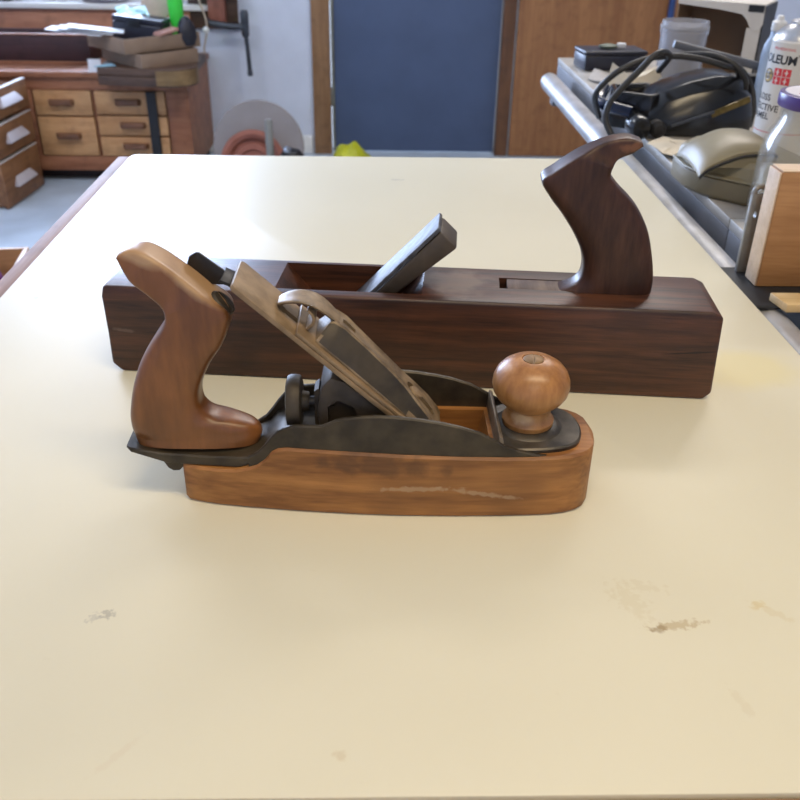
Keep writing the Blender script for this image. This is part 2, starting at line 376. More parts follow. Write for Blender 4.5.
M_leg = wood('table_leg_wood', (0.20, 0.11, 0.05), (0.32, 0.19, 0.09), along=(0, 0, 1), freq=30)
tab = thing('work_table', 'large cream laminate work table with wooden edging carrying both hand planes', 'table', (0, 0, 0.9))
bm = bmesh.new()
L, R_, N, F_ = -0.3187, 0.3262, 0.2178, 1.160
pts = [(L, N), (R_, N), (R_, F_)] + [(L+0.012-0.012*math.sin(a), F_-0.012+0.012*math.cos(a)) for a in (0, PI/8, PI/4, 3*PI/8, PI/2)]
prism(bm, pts, -0.025, 0, 'xy'); bevel(bm, 0.0012, 2, 50); put('tabletop', bm, M_top, tab)
bxo('edge_strip', L-0.017, L-0.0003, N-0.018, F_-0.004, -0.03, -0.0015, M_edge, tab, 0.003)
bxo('edge_strip', L-0.017, R_, N-0.018, N-0.0003, -0.03, -0.001, M_edgex, tab, 0.003, label='brown wooden strip along the near edge')
bm = bmesh.new()
for a in ((L+0.04, R_-0.04, N+0.03, N+0.05), (L+0.04, R_-0.04, F_-0.06, F_-0.04), (L+0.04, L+0.06, N+0.03, F_-0.04), (R_-0.06, R_-0.04, N+0.03, F_-0.04)):
    box(bm, a[0], a[1], a[2], a[3], -0.13, -0.025)
put('apron', bm, M_leg, tab, 0)
for x in (L+0.06, R_-0.11):
    for y in (N+0.05, F_-0.11): bxo('leg', x, x+0.05, y, y+0.05, -0.9, -0.0255, M_leg, tab, 0.004)

# ------------------------------------------------------------------ near plane: iron frame on a wooden base
FP = thing('smoothing_plane', 'smaller front hand plane with orange-brown wooden base, black iron frame and round knob', 'hand plane', (0, 0.4235, 0.9))
HW = [(-108, 12.5), (-106, 14), (-98, 16.5), (-90, 18.5), (-71, 21.5), (-43, 25), (-14, 27.8), (14, 29.5), (45, 30), (70, 29.8), (90, 29), (99, 28.2), (107, 26.6), (113.5, 24), (118, 20.5), (121.3, 15.5), (123.2, 9), (124, 3)]
ZT = [(-108, 23.5), (-106, 24.5), (-89, 24.5), (-78, 25), (-71, 27), (-65, 29.5), (-60, 34), (-56.5, 39), (-53, 41.2), (-48, 42), (-14, 41.6), (13, 40.9), (45, 39.8), (70, 39.3), (124, 39)]
def lerp(T, x):
    if x <= T[0][0]: return T[0][1]
    for (a, b), (c, e) in zip(T, T[1:]):
        if x <= c: return b+(e-b)*(x-a)/(c-a)
    return T[-1][1]
xs = sorted(set([p[0] for p in HW] + [p[0] for p in ZT] + list(range(-100, 111, 7))))
bm = bmesh.new(); rings = []
for x in xs:
    h = lerp(HW, x); zt = lerp(ZT, x); c = min(1.3, h*0.4)
    zb = 1.6 if x < -107 else (0.3 if x < -104 else 0)
    if x > 118: zb = (x-118)*0.35
    if x > 122.5: zt -= 1.0
    rings.append(mm([(x, -h+c, zb), (x, h-c, zb), (x, h, zb+c), (x, h, zt-c), (x, h-c, zt), (x, -h+c, zt), (x, -h, zt-c), (x, -h, zb+c)]))
loft(bm, rings)
base = put('wooden_base', bm, M_front, FP)
cb = bmesh.new(); prism(cb, mm([(4, 60), (68, 60), (58, 12), (40, -5), (30, -5)]), -0.0215, 0.0215); cut(base, cb)

# iron frame: bed plate, tail, cheeks, nose plate, cross rib
bm = bmesh.new()
secs = [(-138.5, 10, 33.2, 34.6), (-136, 12, 31.6, 34.4), (-126, 13, 28.6, 33), (-117, 13.5, 25.6, 31.6), (-104, 14, 24.8, 31), (-90, 15.5, 24.7, 31), (-75, 18, 25.5, 32), (-66, 19, 29.7, 33.5), (-61, 19.5, 33.5, 36), (-56.5, 20.5, 39, 41), (-50, 21, 41.8, 44), (-40, 22, 42, 44.5), (-14, 24, 41.8, 44.5), (3, 25.5, 41.4, 44)]
loft(bm, [mm([(x, -h, a+.6), (x, -h+.6, a), (x, h-.6, a), (x, h, a+.6), (x, h, b-.8), (x, h-.8, b), (x, -h+.8, b), (x, -h, b-.8)]) for x, h, a, b in secs])
prism(bm, mm([(-120, 27), (-116.5, 20.5), (-114, 18.8), (-110.5, 19), (-107, 23), (-103.8, 24.5), (-103.8, 27)]), -0.011, 0.011)
put('bed_plate', bm, M_cast, FP)
CT = [(-70, 33.5), (-64, 37.5), (-60, 42.5), (-56.5, 47.5), (-53, 51.5), (-49.8, 53.6), (-46, 55.3), (-42.9, 56), (-35, 56.2), (-29, 56.4), (-25, 58.4), (-21.6, 60.2), (-18, 61.6), (-13, 62.6), (-5, 63.8), (2.3, 64.2), (13, 63.8), (23.5, 62.6), (35, 60.6), (45, 58.2), (56, 54.4), (64, 49.8), (70, 46), (77, 43.2), (84, 41.2), (90, 39.6), (96, 38.8)]
for s in (-1, 1):
    bm = bmesh.new(); rings = []
    for x in sorted(set([c[0] for c in CT] + list(range(-68, 95, 8)))):
        h = lerp(HW, x)-1.6; zt = lerp(CT, x); zb = lerp(ZT, x)-1.0; zb = min(zb, zt-0.5); th = 3.0
        rings.append([(p[0], p[1]*s, p[2]) for p in mm([(x, h-th, zb), (x, h, zb), (x, h, zt-.8), (x, h-.8, zt), (x, h-th+.8, zt), (x, h-th, zt-.8)])])
    loft(bm, rings); put('cheek', bm, M_cast, FP)
bm = bmesh.new()
rings = []
for ins, z in ((4.6, 38.6), (4.2, 41.4), (5.2, 42.3)):
    ring = []
    xe = 120.5-ins
    up = [(66+(x-66)*(xe-66)/58.0, lerp(HW, x)*(29.0-ins)/29.0) for x in (66, 74, 82, 90, 95, 99, 103, 107, 110.5, 113.5, 116, 118, 120, 121.3, 122.4, 123.2, 124)]
    ring = [(x, -h, z) for x, h in up] + [(x, h, z) for x, h in up[::-1]]
    rings.append(mm(ring))
loft(bm, rings)
lathe(bm, [(p[0]*.001, p[1]*.001) for p in ((20, 41.8), (18.5, 42.8), (16.8, 43.6), (14, 44.4), (2, 44.6))], 36, (0.0865, 0.0015, 0))
put('nose_plate', bm, M_nose, FP, 28)
M_rib = mat('bright_worn_iron', (0.25, 0.20, 0.145), 0.42, 0.4, nscale=90, col2=(0.13, 0.10, 0.07))
bm = bmesh.new(); prism(bm, mm([(66.5, 51), (68.5, 50.5), (70.5, 41), (69, 20), (65, 20), (66, 41)]), -0.0262, 0.0262); bevel(bm, 0.0007, 2)
put('cross_rib', bm, M_rib, FP, label='bright worn iron rib across the throat')

# handle
tA = [(-129.4, 143.2), (-127.9, 138.4), (-124.4, 132.0), (-116.5, 125.2), (-110.2, 118.8), (-108.2, 113.8), (-110.4, 107.4), (-117.4, 97.6), (-125.0, 85.6), (-131.0, 70.4), (-134.8, 54.8), (-135.6, 47), (-135.6, 42), (-135.3, 39), (-134.9, 36), (-134.2, 33.4)]
tB = [(-127.8, 146.2), (-122.8, 148.4), (-116.2, 147.6), (-107.8, 142.8), (-98.0, 135.0), (-86.0, 124.6), (-75.5, 114.6), (-79.7, 98.2), (-88.4, 84.4), (-95.2, 68.9), (-95.3, 58), (-89.5, 51.8), (-78, 48.8), (-67.5, 44.6), (-64.0, 39), (-66.0, 33.6)]
bm = bmesh.new(); pair_loft(bm, mm(tA), mm(tB), lambda t: 0.0115+0.0012*math.sin(PI*min(1, t*1.1)), e=lambda t: lerp([(0, 2.6), (0.06, 4), (0.16, 8), (0.34, 9), (0.50, 4.2), (0.72, 3.6), (0.9, 2.6), (1, 3.0)], t), n=56, k=5)
put('handle', bm, M_tote, FP, 50)
bm = bmesh.new()   # bolt cap let into the horn
Mt = Matrix.Translation((-0.0800, -0.002, 0.1175)) @ Matrix.Rotation(math.radians(43), 4, 'Y')
lathe(bm, [(0.0065, -0.006), (0.0075, -0.003), (0.0075, 0.0015), (0.0062, 0.0026), (0.001, 0.0028)], 24, M=Mt)
o = put('handle_bolt', bm, M_wheel, FP)
cb = bmesh.new(); box(cb, -0.0012, 0.0012, -0.01, 0.01, 0.0012, 0.01, Mt @ Matrix.Rotation(0.9, 4, 'Z')); cut(o, cb)

# knob
bm = bmesh.new()
kp = [(13.8, 43.6), (14.6, 45), (14.6, 47.2), (13.3, 49), (12.4, 51), (12.8, 53.2), (15.2, 55.6), (18.4, 58.6), (20.6, 62.2), (21.5, 66.2), (21.2, 70.2), (19.6, 74.2), (16.8, 77.6), (13, 80.2), (8.5, 81.8), (6.3, 82.1), (5.9, 81.5), (0.4, 81.5)]
lathe(bm, [(a*.001, (b + (2.0 if b > 51.5 else 0))*.001) for a, b in kp], 56); knob = put('knob', bm, M_knob, FP); knob.location = (0.0862, 0.0015, 0)
bm = bmesh.new(); lathe(bm, [(0.0056, 0.0828), (0.0056, 0.0840), (0.0048, 0.0845), (0.0004, 0.0847)], 28)
M_brass = mat('dull_brass', (0.27, 0.165, 0.075), 0.5, 0.3, noise=0.3, nscale=200)
sc = put('knob_screw', bm, M_brass, knob)
cb = bmesh.new(); box(cb, -0.0005, 0.0005, -0.007, 0.007, 0.0838, 0.09, Matrix.Rotation(-0.15, 4, 'Z')); cut(sc, cb)

# blade assembly: local frame, +t down the slope, +h off the blade face
th = math.radians(42.7); ct, st = math.cos(th), math.sin(th)
MB = Matrix(((ct, 0, st, -0.072), (0, 1, 0, 0.0005), (-st, 0, ct, 0.133), (0, 0, 0, 1)))
def slope_obj(name, bm, m, parent=FP, **k):
    for v in bm.verts: v.co = MB @ v.co
    return put(name, bm, m, parent, **k)
bm = bmesh.new()
prism(bm, mm([(0, -16), (2, -18), (132, -18), (132, 18), (2, 18), (0, 16)]), -0.0015, 0.0013, 'xy'); bevel(bm, 0.0005, 2)
blade = slope_obj('blade', bm, M_steel)
cb = bmesh.new(); prism(cb, mm([(30+3.4*math.cos(a), 3.4*math.sin(a)) for a in [i*PI/8 for i in range(16)]]), -0.01, 0.01, 'xy')
for v in cb.verts: v.co = MB @ v.co
cut(blade, cb)
cb = bmesh.new(); prism(cb, mm([(31, -2.6), (70, -2.6), (70, 2.6), (31, 2.6)]), -0.0101, 0.0101, 'xy')
for v in cb.verts: v.co = MB @ v.co
cut(blade, cb)
bm = bmesh.new()   # chip breaker lying on the blade
prism(bm, [(a*.001, b*.001) for a, b in ((40, 1.5), (40, 3.6), (112, 3.6), (120, 5.2), (126, 4.6), (130, 1.6), (127, 1.5), (121, 3.0), (113, 1.5))], -0.0175, 0.0175); bevel(bm, 0.0005, 2)
slope_obj('chip_breaker', bm, M_steel)
bm = bmesh.new()   # lever cap: raised ridge with sloping flanks
secs = [(50, 12.5, 8.0, 4.0, 15), (51.5, 13.2, 8.6, 3.9, 17), (58, 13.6, 8.4, 3.9, 18), (75, 13.8, 7.2, 3.9, 16.8), (95, 14.6, 7.0, 3.9, 15.2), (106, 15.4, 8.2, 3.9, 14), (114, 16.4, 10.8, 3.9, 12.8), (126, 17.2, 13.2, 4.6, 11), (136, 17.4, 14.8, 4.6, 8.6), (141, 17.4, 15.6, 4.6, 6.4)]
rings = []
for t, wb, wt, h0, h1 in secs:
    t += 1.5; h1 += 0.8
    rings.append(mm([(t, -wb, h0), (t, wb, h0), (t, wb, h0+1.2), (t, wb-(wb-wt)*.45, h0+(h1-h0)*.35), (t, wt, h1-1.0), (t, wt-1.0, h1), (t, wt-2.4, h1-.7), (t, -wt+2.4, h1-.7), (t, -wt+1.0, h1), (t, -wt, h1-1.0), (t, -wb+(wb-wt)*.45, h0+(h1-h0)*.35), (t, -wb, h0+1.2)]))
loft(bm, rings)
bm.faces.ensure_lookup_table()
for q in range(len(secs)-1):
    for i in ((2, 3, 9, 10) if 0 < q < 6 else (3, 9)):
        bm.faces[q*12+i].material_index = 1 if q < 7 else 0
cap = slope_obj('lever_cap', bm, [M_lever, M_cast])
for pts, z0 in (([(58, -2.2), (67, -2.2), (67, 2.2), (58, 2.2)], 0.012), ([(114+5.2*math.cos(a), 5.2*math.sin(a)) for a in [i*PI/10 for i in range(20)]], 0.0065), ([(116, -3.2), (132, -3.2), (134, 0), (132, 3.2), (116, 3.2)], 0.0062)):
    cb = bmesh.new(); prism(cb, mm(pts), z0, 0.03, 'xy')
    for v in cb.verts: v.co = MB @ v.co
    cut(cap, cb)
bm = bmesh.new()
lathe(bm, [(0.0047, 0.0064), (0.0047, 0.0125), (0.004, 0.0138), (0.0004, 0.0142)], 20, (0.1165, 0, 0))
slope_obj('cap_screw', bm, M_steel, parent=cap)
bm = bmesh.new()   # curved cam lever on top of the cap
path = catmull([(56, 0, 16.2), (50, 0, 16.4), (44, 0, 16.2), (38, 0, 14.8), (32.5, 0, 11.6), (28.5, 0, 7.2), (26.5, 0, 3.4)], 6); rings = []
for i, p in enumerate(path):
    tn = (path[min(i+1, len(path)-1)]-path[max(i-1, 0)]).normalized(); nn = Vector((-tn.z, 0, tn.x)); u = i/(len(path)-1)
    w = 4.2 + 5.2*math.sin(PI*min(1, u*0.85+.1)) if u < .9 else 4.2+5.2*math.sin(PI*.865)*(1-u)*10*.6+1.2; h = 1.5
    ring = []
    for j in range(16):
        a = 2*PI*j/16; ring.append((p + Vector((0, 1, 0))*w*math.cos(a) + nn*(h*math.sin(a) - 0.16*w*abs(math.cos(a))**2*(1 if True else 0)))*0.001)
    rings.append(ring)
loft(bm, rings)
lev = slope_obj('cam_lever', bm, M_lever, parent=cap, smooth=60)
bm = bmesh.new()   # turned-up spring plate under the lever
prism(bm, [(a*.001, b*.001) for a, b in ((46, 3.7), (46.5, 9), (45, 11.5), (42, 13), (38.5, 13.4), (38.2, 12.2), (41.5, 11.6), (43.8, 10.3), (44.7, 8.6), (44.4, 3.7))], -0.0085, 0.0085); bevel(bm, 0.0004, 2)
slope_obj('spring_plate', bm, M_steel, parent=cap)
# frog under the blade
bm = bmesh.new(); prism(bm, mm([(-30, 44.4), (-32, 60), (-29, 74), (-24, 80), (-16, 77), (-3, 65.8), (14, 49.5), (26, 37.5), (22, 33), (4, 44)]), -0.0135, 0.0135); bevel(bm, 0.0015, 2)
frog = put('frog', bm, M_rust, FP)
cb = bmesh.new(); prism(cb, mm([(-26, 44), (-26, 62), (-20, 66), (-12, 62), (-8, 52), (-8, 44)]), -0.02, -0.003); cut(frog, cb)
# adjusting wheel and stud
Mw = Matrix.Translation((-0.0446, -0.0035, 0.0600)) @ Matrix.Rotation(PI/2, 4, 'Y')
bm = bmesh.new(); lathe(bm, [(a*.001, b*.001) for a, b in ((2, -4.3), (12, -4.3), (14.2, -3.5), (14.9, -1.8), (14.9, 1.8), (14.2, 3.5), (12, 4.3), (6, 4.3), (5.4, 7.5), (5, 8.2), (2, 8.2))], 48, M=Mw)
wh = put('adjusting_wheel', bm, M_wheel, FP)
bm = bmesh.new(); lathe(bm, [(0.0028, -0.003), (0.0028, 0.022)], 14, M=Mw); put('stud', bm, M_darkmetal, wh)
bm = bmesh.new(); prism(bm, mm([(-33.5, 44), (-33.5, 68), (-31, 70), (-29.5, 66), (-29.5, 44)]), -0.007, 0.004); put('adjusting_yoke', bm, M_rust, FP)
# lateral lever with its upright thumb tab
bm = bmesh.new(); prism(bm, mm([(-98.4, 134.5), (-97.0, 138.6), (-93.0, 141.2), (-91.2, 141.0), (-72.5, 127.6), (-74.0, 125.4), (-81, 124.4), (-89, 124.2), (-94.4, 125.6), (-97.4, 129.4)]), 0.0055, 0.0078)
for v in bm.verts: v.co.y += 0.25*max(0, -0.080-v.co.x)
bevel(bm, 0.0008, 2); put('lever_tab', bm, M_darkmetal, FP)
bm = bmesh.new()
rings = []
for t, h, w, bow in ((60, -2.6, 5, 0), (30, -2.8, 5.5, 0), (10, -3.2, 7.5, 0.6), (2, -4.2, 9, 1.4), (-4, -5.6, 9, 2.0)):
    ring = []
    for a in [-1, -.6, -.2, .2, .6, 1]: ring.append((t*.001, a*w*.001+.006*(1 if t < 20 else .5), (h-bow*a*a+.8)*.001))
    for a in [1, .6, .2, -.2, -.6, -1]: ring.append((t*.001, a*w*.001+.006*(1 if t < 20 else .5), (h-bow*a*a-.8)*.001))
    rings.append(ring)
loft(bm, rings); slope_obj('lateral_lever', bm, M_darkmetal, smooth=50)

# ------------------------------------------------------------------ far plane: long dark wooden jack plane
RP = thing('jack_plane', 'long dark brown wooden hand plane behind, with slanted wedge and curved open handle', 'hand plane', (-0.1835, 0.5652, 0.9), math.radians(-5.49))
bm = bmesh.new()
prism(bm, mm([(0, 0), (-6.5, 6), (-6, 30), (-6.5, 58), (-4.5, 66), (408, 66), (416, 62.5), (418.5, 5), (413, 0)]), 0, 0.063); bevel(bm, 0.0022, 3, 25)
body = put('body', bm, M_rear, RP)
cb = bmesh.new(); prism(cb, mm([(110, 70), (218, 70), (172, 14), (158, 14)]), 0.0095, 0.0575); cut(body, cb)
cb = bmesh.new(); box(cb, 0.268, 0.330, 0.0265, 0.0455, 0.056, 0.08); cut(body, cb)
M_inlay = wood('handle_socket_wood', (0.075, 0.042, 0.027), (0.17, 0.11, 0.075), along=(0, 1, 0), freq=160, stretch=10, rough=0.55)
bxo('handle_socket', 0.2735, 0.330, 0.0268, 0.0452, 0.0565, 0.0657, M_inlay, RP, 0.0006, label='greyish wood patch let into the top before the handle')
rA = [(352.0, 165.2), (346.3, 160.8), (337.8, 157.0), (334.4, 151.6), (334.1, 146.4), (337.2, 142.6), (341.8, 137.5), (349.2, 131.1), (357.1, 121.9), (364.4, 108.4), (369.9, 90.2), (372.6, 75.7), (372.6, 67), (372.4, 64)]
rB = [(350.6, 169.0), (341.0, 171.0), (326.6, 167.2), (310.7, 158.2), (298.0, 148.8), (290.0, 141.8), (296.1, 131.0), (305.2, 119.8), (314.7, 106.3), (321.2, 93.8), (323.6, 82.3), (321.5, 73.2), (313, 67.2), (303, 64)]
bm = bmesh.new(); pair_loft(bm, mm(rA), mm(rB), 0.0125, e=lambda t: lerp([(0, 2.8), (0.07, 4.5), (0.18, 8), (0.30, 8), (0.55, 4.2), (1, 4.0)], t), n=56, k=5)
h = put('handle', bm, M_rearhandle, RP, 50); h.location = (0, 0.036, 0)
# wedge (with struck end) and iron
def slanted(name, x0, z0, ang, L, y0, y1, t0, t1, t0e, t1e, m, bw, lbl=None):
    c, s = math.cos(ang), math.sin(ang)
    def P(a, b): return ((x0 + a*c + b*s)*.001, (z0 + a*s - b*c)*.001)
    bm = bmesh.new(); prism(bm, [P(0, t0e), P(L, t0), P(L, t1), P(0, t1e)], y0*.001, y1*.001); bevel(bm, bw, 2, 40)
    return put(name, bm, m, RP, label=lbl)
A0 = math.radians(46.5)
M_wedgewood = wood('dark_wedge_wood', (0.030, 0.022, 0.015), (0.080, 0.060, 0.042), along=(1, 0, 1), freq=90, stretch=6, rough=0.5)  # wedge sides coloured darker than the window-lit face
slanted('wedge', 142, 24.0, A0, 119, 17, 50, 2.6, 19, 2.6, 7, M_wedgewood, 0.0024, 'dark slanted wedge')
slanted('wedge_plate', 142, 24.0, A0, 119.6, 17, 50, -0.4, 2.55, -0.4, 2.55, M_wedge, 0.0009, 'scuffed steel plate on the wedge, bluish for the window-lit face')
slanted('plane_iron', 152, 15, A0, 62, 10.5, 56.5, 16, 19, 9, 12.4, M_darkmetal, 0.0006)
# ------------------------------------------------------------------ low bench with drawers at the far left
M_case = wood('bench_case_wood', (0.23, 0.085, 0.038), (0.36, 0.15, 0.07), freq=20, stretch=10, rough=0.5)
M_drw = wood('drawer_front_wood', (0.42, 0.21, 0.085), (0.58, 0.33, 0.15), freq=24, stretch=9, rough=0.5)
M_hdl = wood('drawer_pull_wood', (0.13, 0.055, 0.026), (0.20, 0.09, 0.045), freq=60, rough=0.45)
M_dark = mat('dark_toe_kick', (0.03, 0.018, 0.02), 0.6, noise=0.3)  # even dark tone for the toe kick
BY = 4.10
bn = thing('drawer_bench', 'low reddish wooden bench with five light drawers under the window', 'bench', (-1.30, BY, 0))
def bb(name, x0, x1, y0, y1, z0, z1, m, bw=0.003, parent=bn, label=None):
    return bxo(name, x0+1.30, x1+1.30, y0, y1, z0, z1, m, parent, bw, label=label)
bb('carcass', -2.35, -0.84, 0.018, 0.54, 0.05, 0.462, M_case)
bb('toe_kick', -2.33, -0.86, 0.07, 0.50, 0.0, 0.05, M_dark)
bb('counter', -2.37, -0.830, -0.015, 0.545, 0.462, 0.487, M_case)
bb('front_frame', -2.35, -0.84, 0.0, 0.018, 0.407, 0.462, M_case)
bb('front_frame', -2.35, -0.84, 0.0, 0.018, 0.05, 0.117, M_case)
bb('front_frame', -1.60, -1.533, 0.0, 0.018, 0.117, 0.407, M_case)
bb('end_post', -0.938, -0.84, 0.0, 0.018, 0.117, 0.407, M_case)
def bench_drawer(x0, x1, z0, z1, hx, hw):
    d_ = bb('drawer', x0, x1, -0.006, 0.017, z0, z1, M_drw, 0.004)
    zc = (z0+z1)/2+0.005
    bm = bmesh.new(); prism(bm, [(hx-hw+1.30, -0.006), (hx-hw+1.312, -0.030), (hx+hw+1.288, -0.030), (hx+hw+1.30, -0.006)], zc-0.013, zc+0.013, 'xy'); bevel(bm, 0.004, 2)
    put('drawer_pull', bm, M_hdl, d_)
bench_drawer(-1.525, -1.272, 0.299, 0.405, -1.405, 0.058)
bench_drawer(-1.525, -1.272, 0.119, 0.291, -1.395, 0.058)
bench_drawer(-1.256, -0.945, 0.305, 0.405, -1.110, 0.06)
bench_drawer(-1.256, -0.945, 0.212, 0.298, -1.100, 0.06)
bench_drawer(-1.256, -0.945, 0.119, 0.205, -1.098, 0.06)
bb('locking_bar', -1.025, -0.982, -0.020, -0.0065, 0.119, 0.407, M_black, 0.002, label='black bar over the right-hand drawers')
M_back = wood('splashback_wood', (0.36, 0.15, 0.085), (0.50, 0.23, 0.13), freq=14, stretch=8, rough=0.55)
tag(bxo('wood_panel', -2.58, -0.90, WY-0.03, WY-0.004, 0.492, 0.680, M_back, None, 0.002), 'reddish brown wood panel standing behind the low bench below the window sill', 'panel')
# dark wooden box lying on the bench
M_maroon = wood('maroon_wood', (0.030, 0.012, 0.014), (0.060, 0.022, 0.024), freq=20, rough=0.5)
bx_ = thing('open_box', 'long dark maroon open wooden box on the low bench', 'box', (-1.80, 4.30, 0.4885))
for a in ((-0.5, 0.49, 0, 0.014, 0, 0.118), (-0.5, 0.49, 0.20, 0.214, 0, 0.118), (-0.5, -0.486, 0.014, 0.20, 0, 0.118), (0.476, 0.49, 0.014, 0.20, 0, 0.118)):
    bxo('side', *a, M_maroon, bx_, 0.002)
bxo('bottom', -0.486, 0.476, 0.014, 0.20, 0, 0.010, M_maroon, bx_)
bxo('lip', -0.5, 0.49, -0.006, 0.016, 0.1182, 0.124, M_case, bx_, 0.002, label='lighter lip standing for the lit top edge')  # lighter wood stands in for light on the top edge
bxo('lip', -0.5, 0.49, -0.03, -0.0005, 0.0, 0.008, M_case, bx_, 0.002)
# thick dark slab with rounded end lying on the bench, overhanging
M_slab = wood('dark_slab_wood', (0.055, 0.028, 0.018), (0.115, 0.065, 0.040), freq=22, rough=0.5)
M_slabtan = wood('olive_slab_end', (0.16, 0.095, 0.035), (0.25, 0.16, 0.07), freq=22, rough=0.45)
bm = bmesh.new(); pts = [(-1.20, 4.0), (-1.205, 4.42), (-0.80, 4.40)] + [(-0.90+0.12*math.cos(a), 4.06+0.105*math.sin(a)-0.0) for a in [math.radians(k) for k in range(20, -95, -15)]]
prism(bm, pts, 0.4885, 0.523, 'xy'); bevel(bm, 0.006, 2)
pts2 = [(-1.20, 4.0), (-1.20, 4.075), (-0.80, 4.075)] + [p for p in pts[3:] if p[1] < 4.07]
bmj = bmesh.new(); prism(bmj, pts2, 0.449, 0.4886, 'xy'); bevel(bmj, 0.005, 2); me_ = bpy.data.meshes.new('tmp'); bmj.to_mesh(me_); bmj.free(); bm.from_mesh(me_); bpy.data.meshes.remove(me_)
sl = tag(put('wood_slab', bm, M_slab), 'thick dark wooden slab on the low bench beneath the two tan trays', 'slab')
pts = [(-0.94, 3.953)] + [(-0.90+0.1225*math.cos(a), 4.06+0.1075*math.sin(a)) for a in [math.radians(k) for k in range(-100, 25, 12)]] + [(-0.84, 4.09), (-0.86, 4.0)]
bm = bmesh.new(); prism(bm, pts, 0.456, 0.516, 'xy')
put('worn_end', bm, M_slabtan, sl, label='olive-tan worn round end')
# two tan card trays
M_tan = mat('tan_card', (0.27, 0.185, 0.125), 0.7, noise=0.12, nscale=14)
def tray(name, label, x, y, z, rz, w, dp, h):
    t = thing(name, label, 'tray', (x, y, z), rz, 'stacked tan trays')
    bxo('bottom', 0.004, w-0.004, 0.004, dp-0.004, 0, 0.004, M_tan, t)
    for a in ((0, w, 0, 0.005), (0, w, dp-0.005, dp), (0, 0.005, 0.005, dp-0.005), (w-0.005, w, 0.005, dp-0.005)):
        bxo('side', *a, 0, h, M_tan, t, 0.001)
    return t
TA = math.radians(44)
tray('card_tray', 'lower of the two tan card trays, directly on the dark slab', -0.995, 3.962, 0.5235, TA, 0.285, 0.33, 0.057)
tray('card_tray', 'upper of the two tan card trays, holding papers and a black case', -1.055, 3.952, 0.5815, TA, 0.375, 0.315, 0.060)
M_paper = mat('paper', (0.72, 0.73, 0.76), 0.7, noise=0.05)
for i, (x, y, z, ry, rz, lab) in enumerate(((-1.270, 4.06, 0.655, 0.10, 0.0, 'white paper sheet sticking furthest out to the left of the tan trays'),
        (-1.225, 4.06, 0.660, 0.11, 0.10, 'white paper sheet second from the bottom of the papers on the trays'),
        (-1.185, 4.06, 0.666, 0.12, 0.20, 'topmost white paper sheet on the trays, nearest the black case'))):
    o = bxo('paper_sheet', -0.125, 0.105, -0.052, 0.052, 0, 0.004, M_paper); o.location = (x, y, z); o.rotation_euler = (0, ry, rz)
    tag(o, lab, 'paper', 'papers on the tan trays')
M_case2 = mat('navy_black_case', (0.018, 0.020, 0.036), 0.4, noise=0.2)
cs = thing('carrying_case', 'navy black case lying tilted in the upper tan tray', 'case', (-1.045, 4.200, 0.600))
cs.rotation_euler = (0.0, 0.10, -0.12)
bxo('body', -0.105, 0.115, -0.062, 0.065, -0.006, 0.082, M_case2, cs, 0.008, 3)
bxo('lid', -0.106, 0.116, -0.063, 0.066, 0.0825, 0.104, M_case2, cs, 0.006, 3)
bxo('latch', -0.03, 0.02, -0.068, -0.0635, 0.066, 0.095, M_black, cs, 0.002)
M_teal = mat('teal_film', (0.16, 0.55, 0.47), 0.35, noise=0.35, nscale=30)
bm = bmesh.new(); g = [[bm.verts.new((0.13*i/6-0.065, 0.10*j/5-0.05, 0.014+0.008*math.sin(i*1.7+j)*math.cos(j*1.3)+(0.004 if (i+j) % 2 else 0))) for j in range(6)] for i in range(7)]
for i in range(6):
    for j in range(5): bm.faces.new((g[i][j], g[i+1][j], g[i+1][j+1], g[i][j+1]))
bmesh.ops.solidify(bm, geom=bm.faces[:], thickness=0.012)
o = put('teal_packet', bm, M_teal); o.location = (-1.055, 4.145, 0.716); o.rotation_euler = (0.25, 0.05, 0.4)
tag(o, 'shiny teal plastic packet lying on the navy black case', 'packet')
M_env = mat('kraft_tan', (0.52, 0.42, 0.33), 0.7, noise=0.1)
M_pink = mat('pink_card', (0.46, 0.24, 0.19), 0.7, noise=0.2)
bm = bmesh.new(); prism(bm, [(-0.085, -0.03), (0.0, -0.085), (0.095, 0.07), (-0.06, 0.10)], -0.003, 0.003); bevel(bm, 0.001)
o = put('envelope', bm, M_env); o.location = (-0.975, 4.290, 0.715); o.rotation_euler = (-0.28, 0, 0)
tag(o, 'pale tan envelope standing between the black case and the green bottle', 'envelope')
bm = bmesh.new(); prism(bm, [(-0.05, 0), (0.045, 0.005), (0.05, 0.018), (-0.04, 0.012)], -0.03, 0.03); bevel(bm, 0.002)
o = put('card_wallet', bm, M_pink); o.location = (-0.912, 4.118, 0.645); o.rotation_euler = (0, -0.10, 0.78)
tag(o, 'reddish folded card lying in front of the tan envelope', 'card')
M_dkmisc = mat('dark_bag_cloth', (0.022, 0.022, 0.035), 0.55, noise=0.5, nscale=20, bump=0.4)
bm = bmesh.new(); lathe(bm, [(0.02, 0), (0.065, 0.004), (0.078, 0.035), (0.070, 0.07), (0.05, 0.100), (0.025, 0.118), (0.004, 0.122)], 20)
for v in bm.verts: v.co.x *= 0.75*(1+0.15*math.sin(v.co.z*60+v.co.y*40)); v.co.x *= 0.8; v.co.y *= 0.48
o = put('dark_pouch', bm, M_dkmisc); o.location = (-0.838, 4.190, 0.5860); o.rotation_euler = (0, 0, TA)
tag(o, 'dark soft pouch at the right end of the upper tan tray', 'pouch')
M_green = mat('neon_green_plastic', (0.06, 0.75, 0.07), 0.35, noise=0.12, nscale=10)
gb = thing('spray_bottle', 'neon green plastic bottle behind the pouch in the upper tray', 'bottle', (-0.888, 4.252, 0.586))
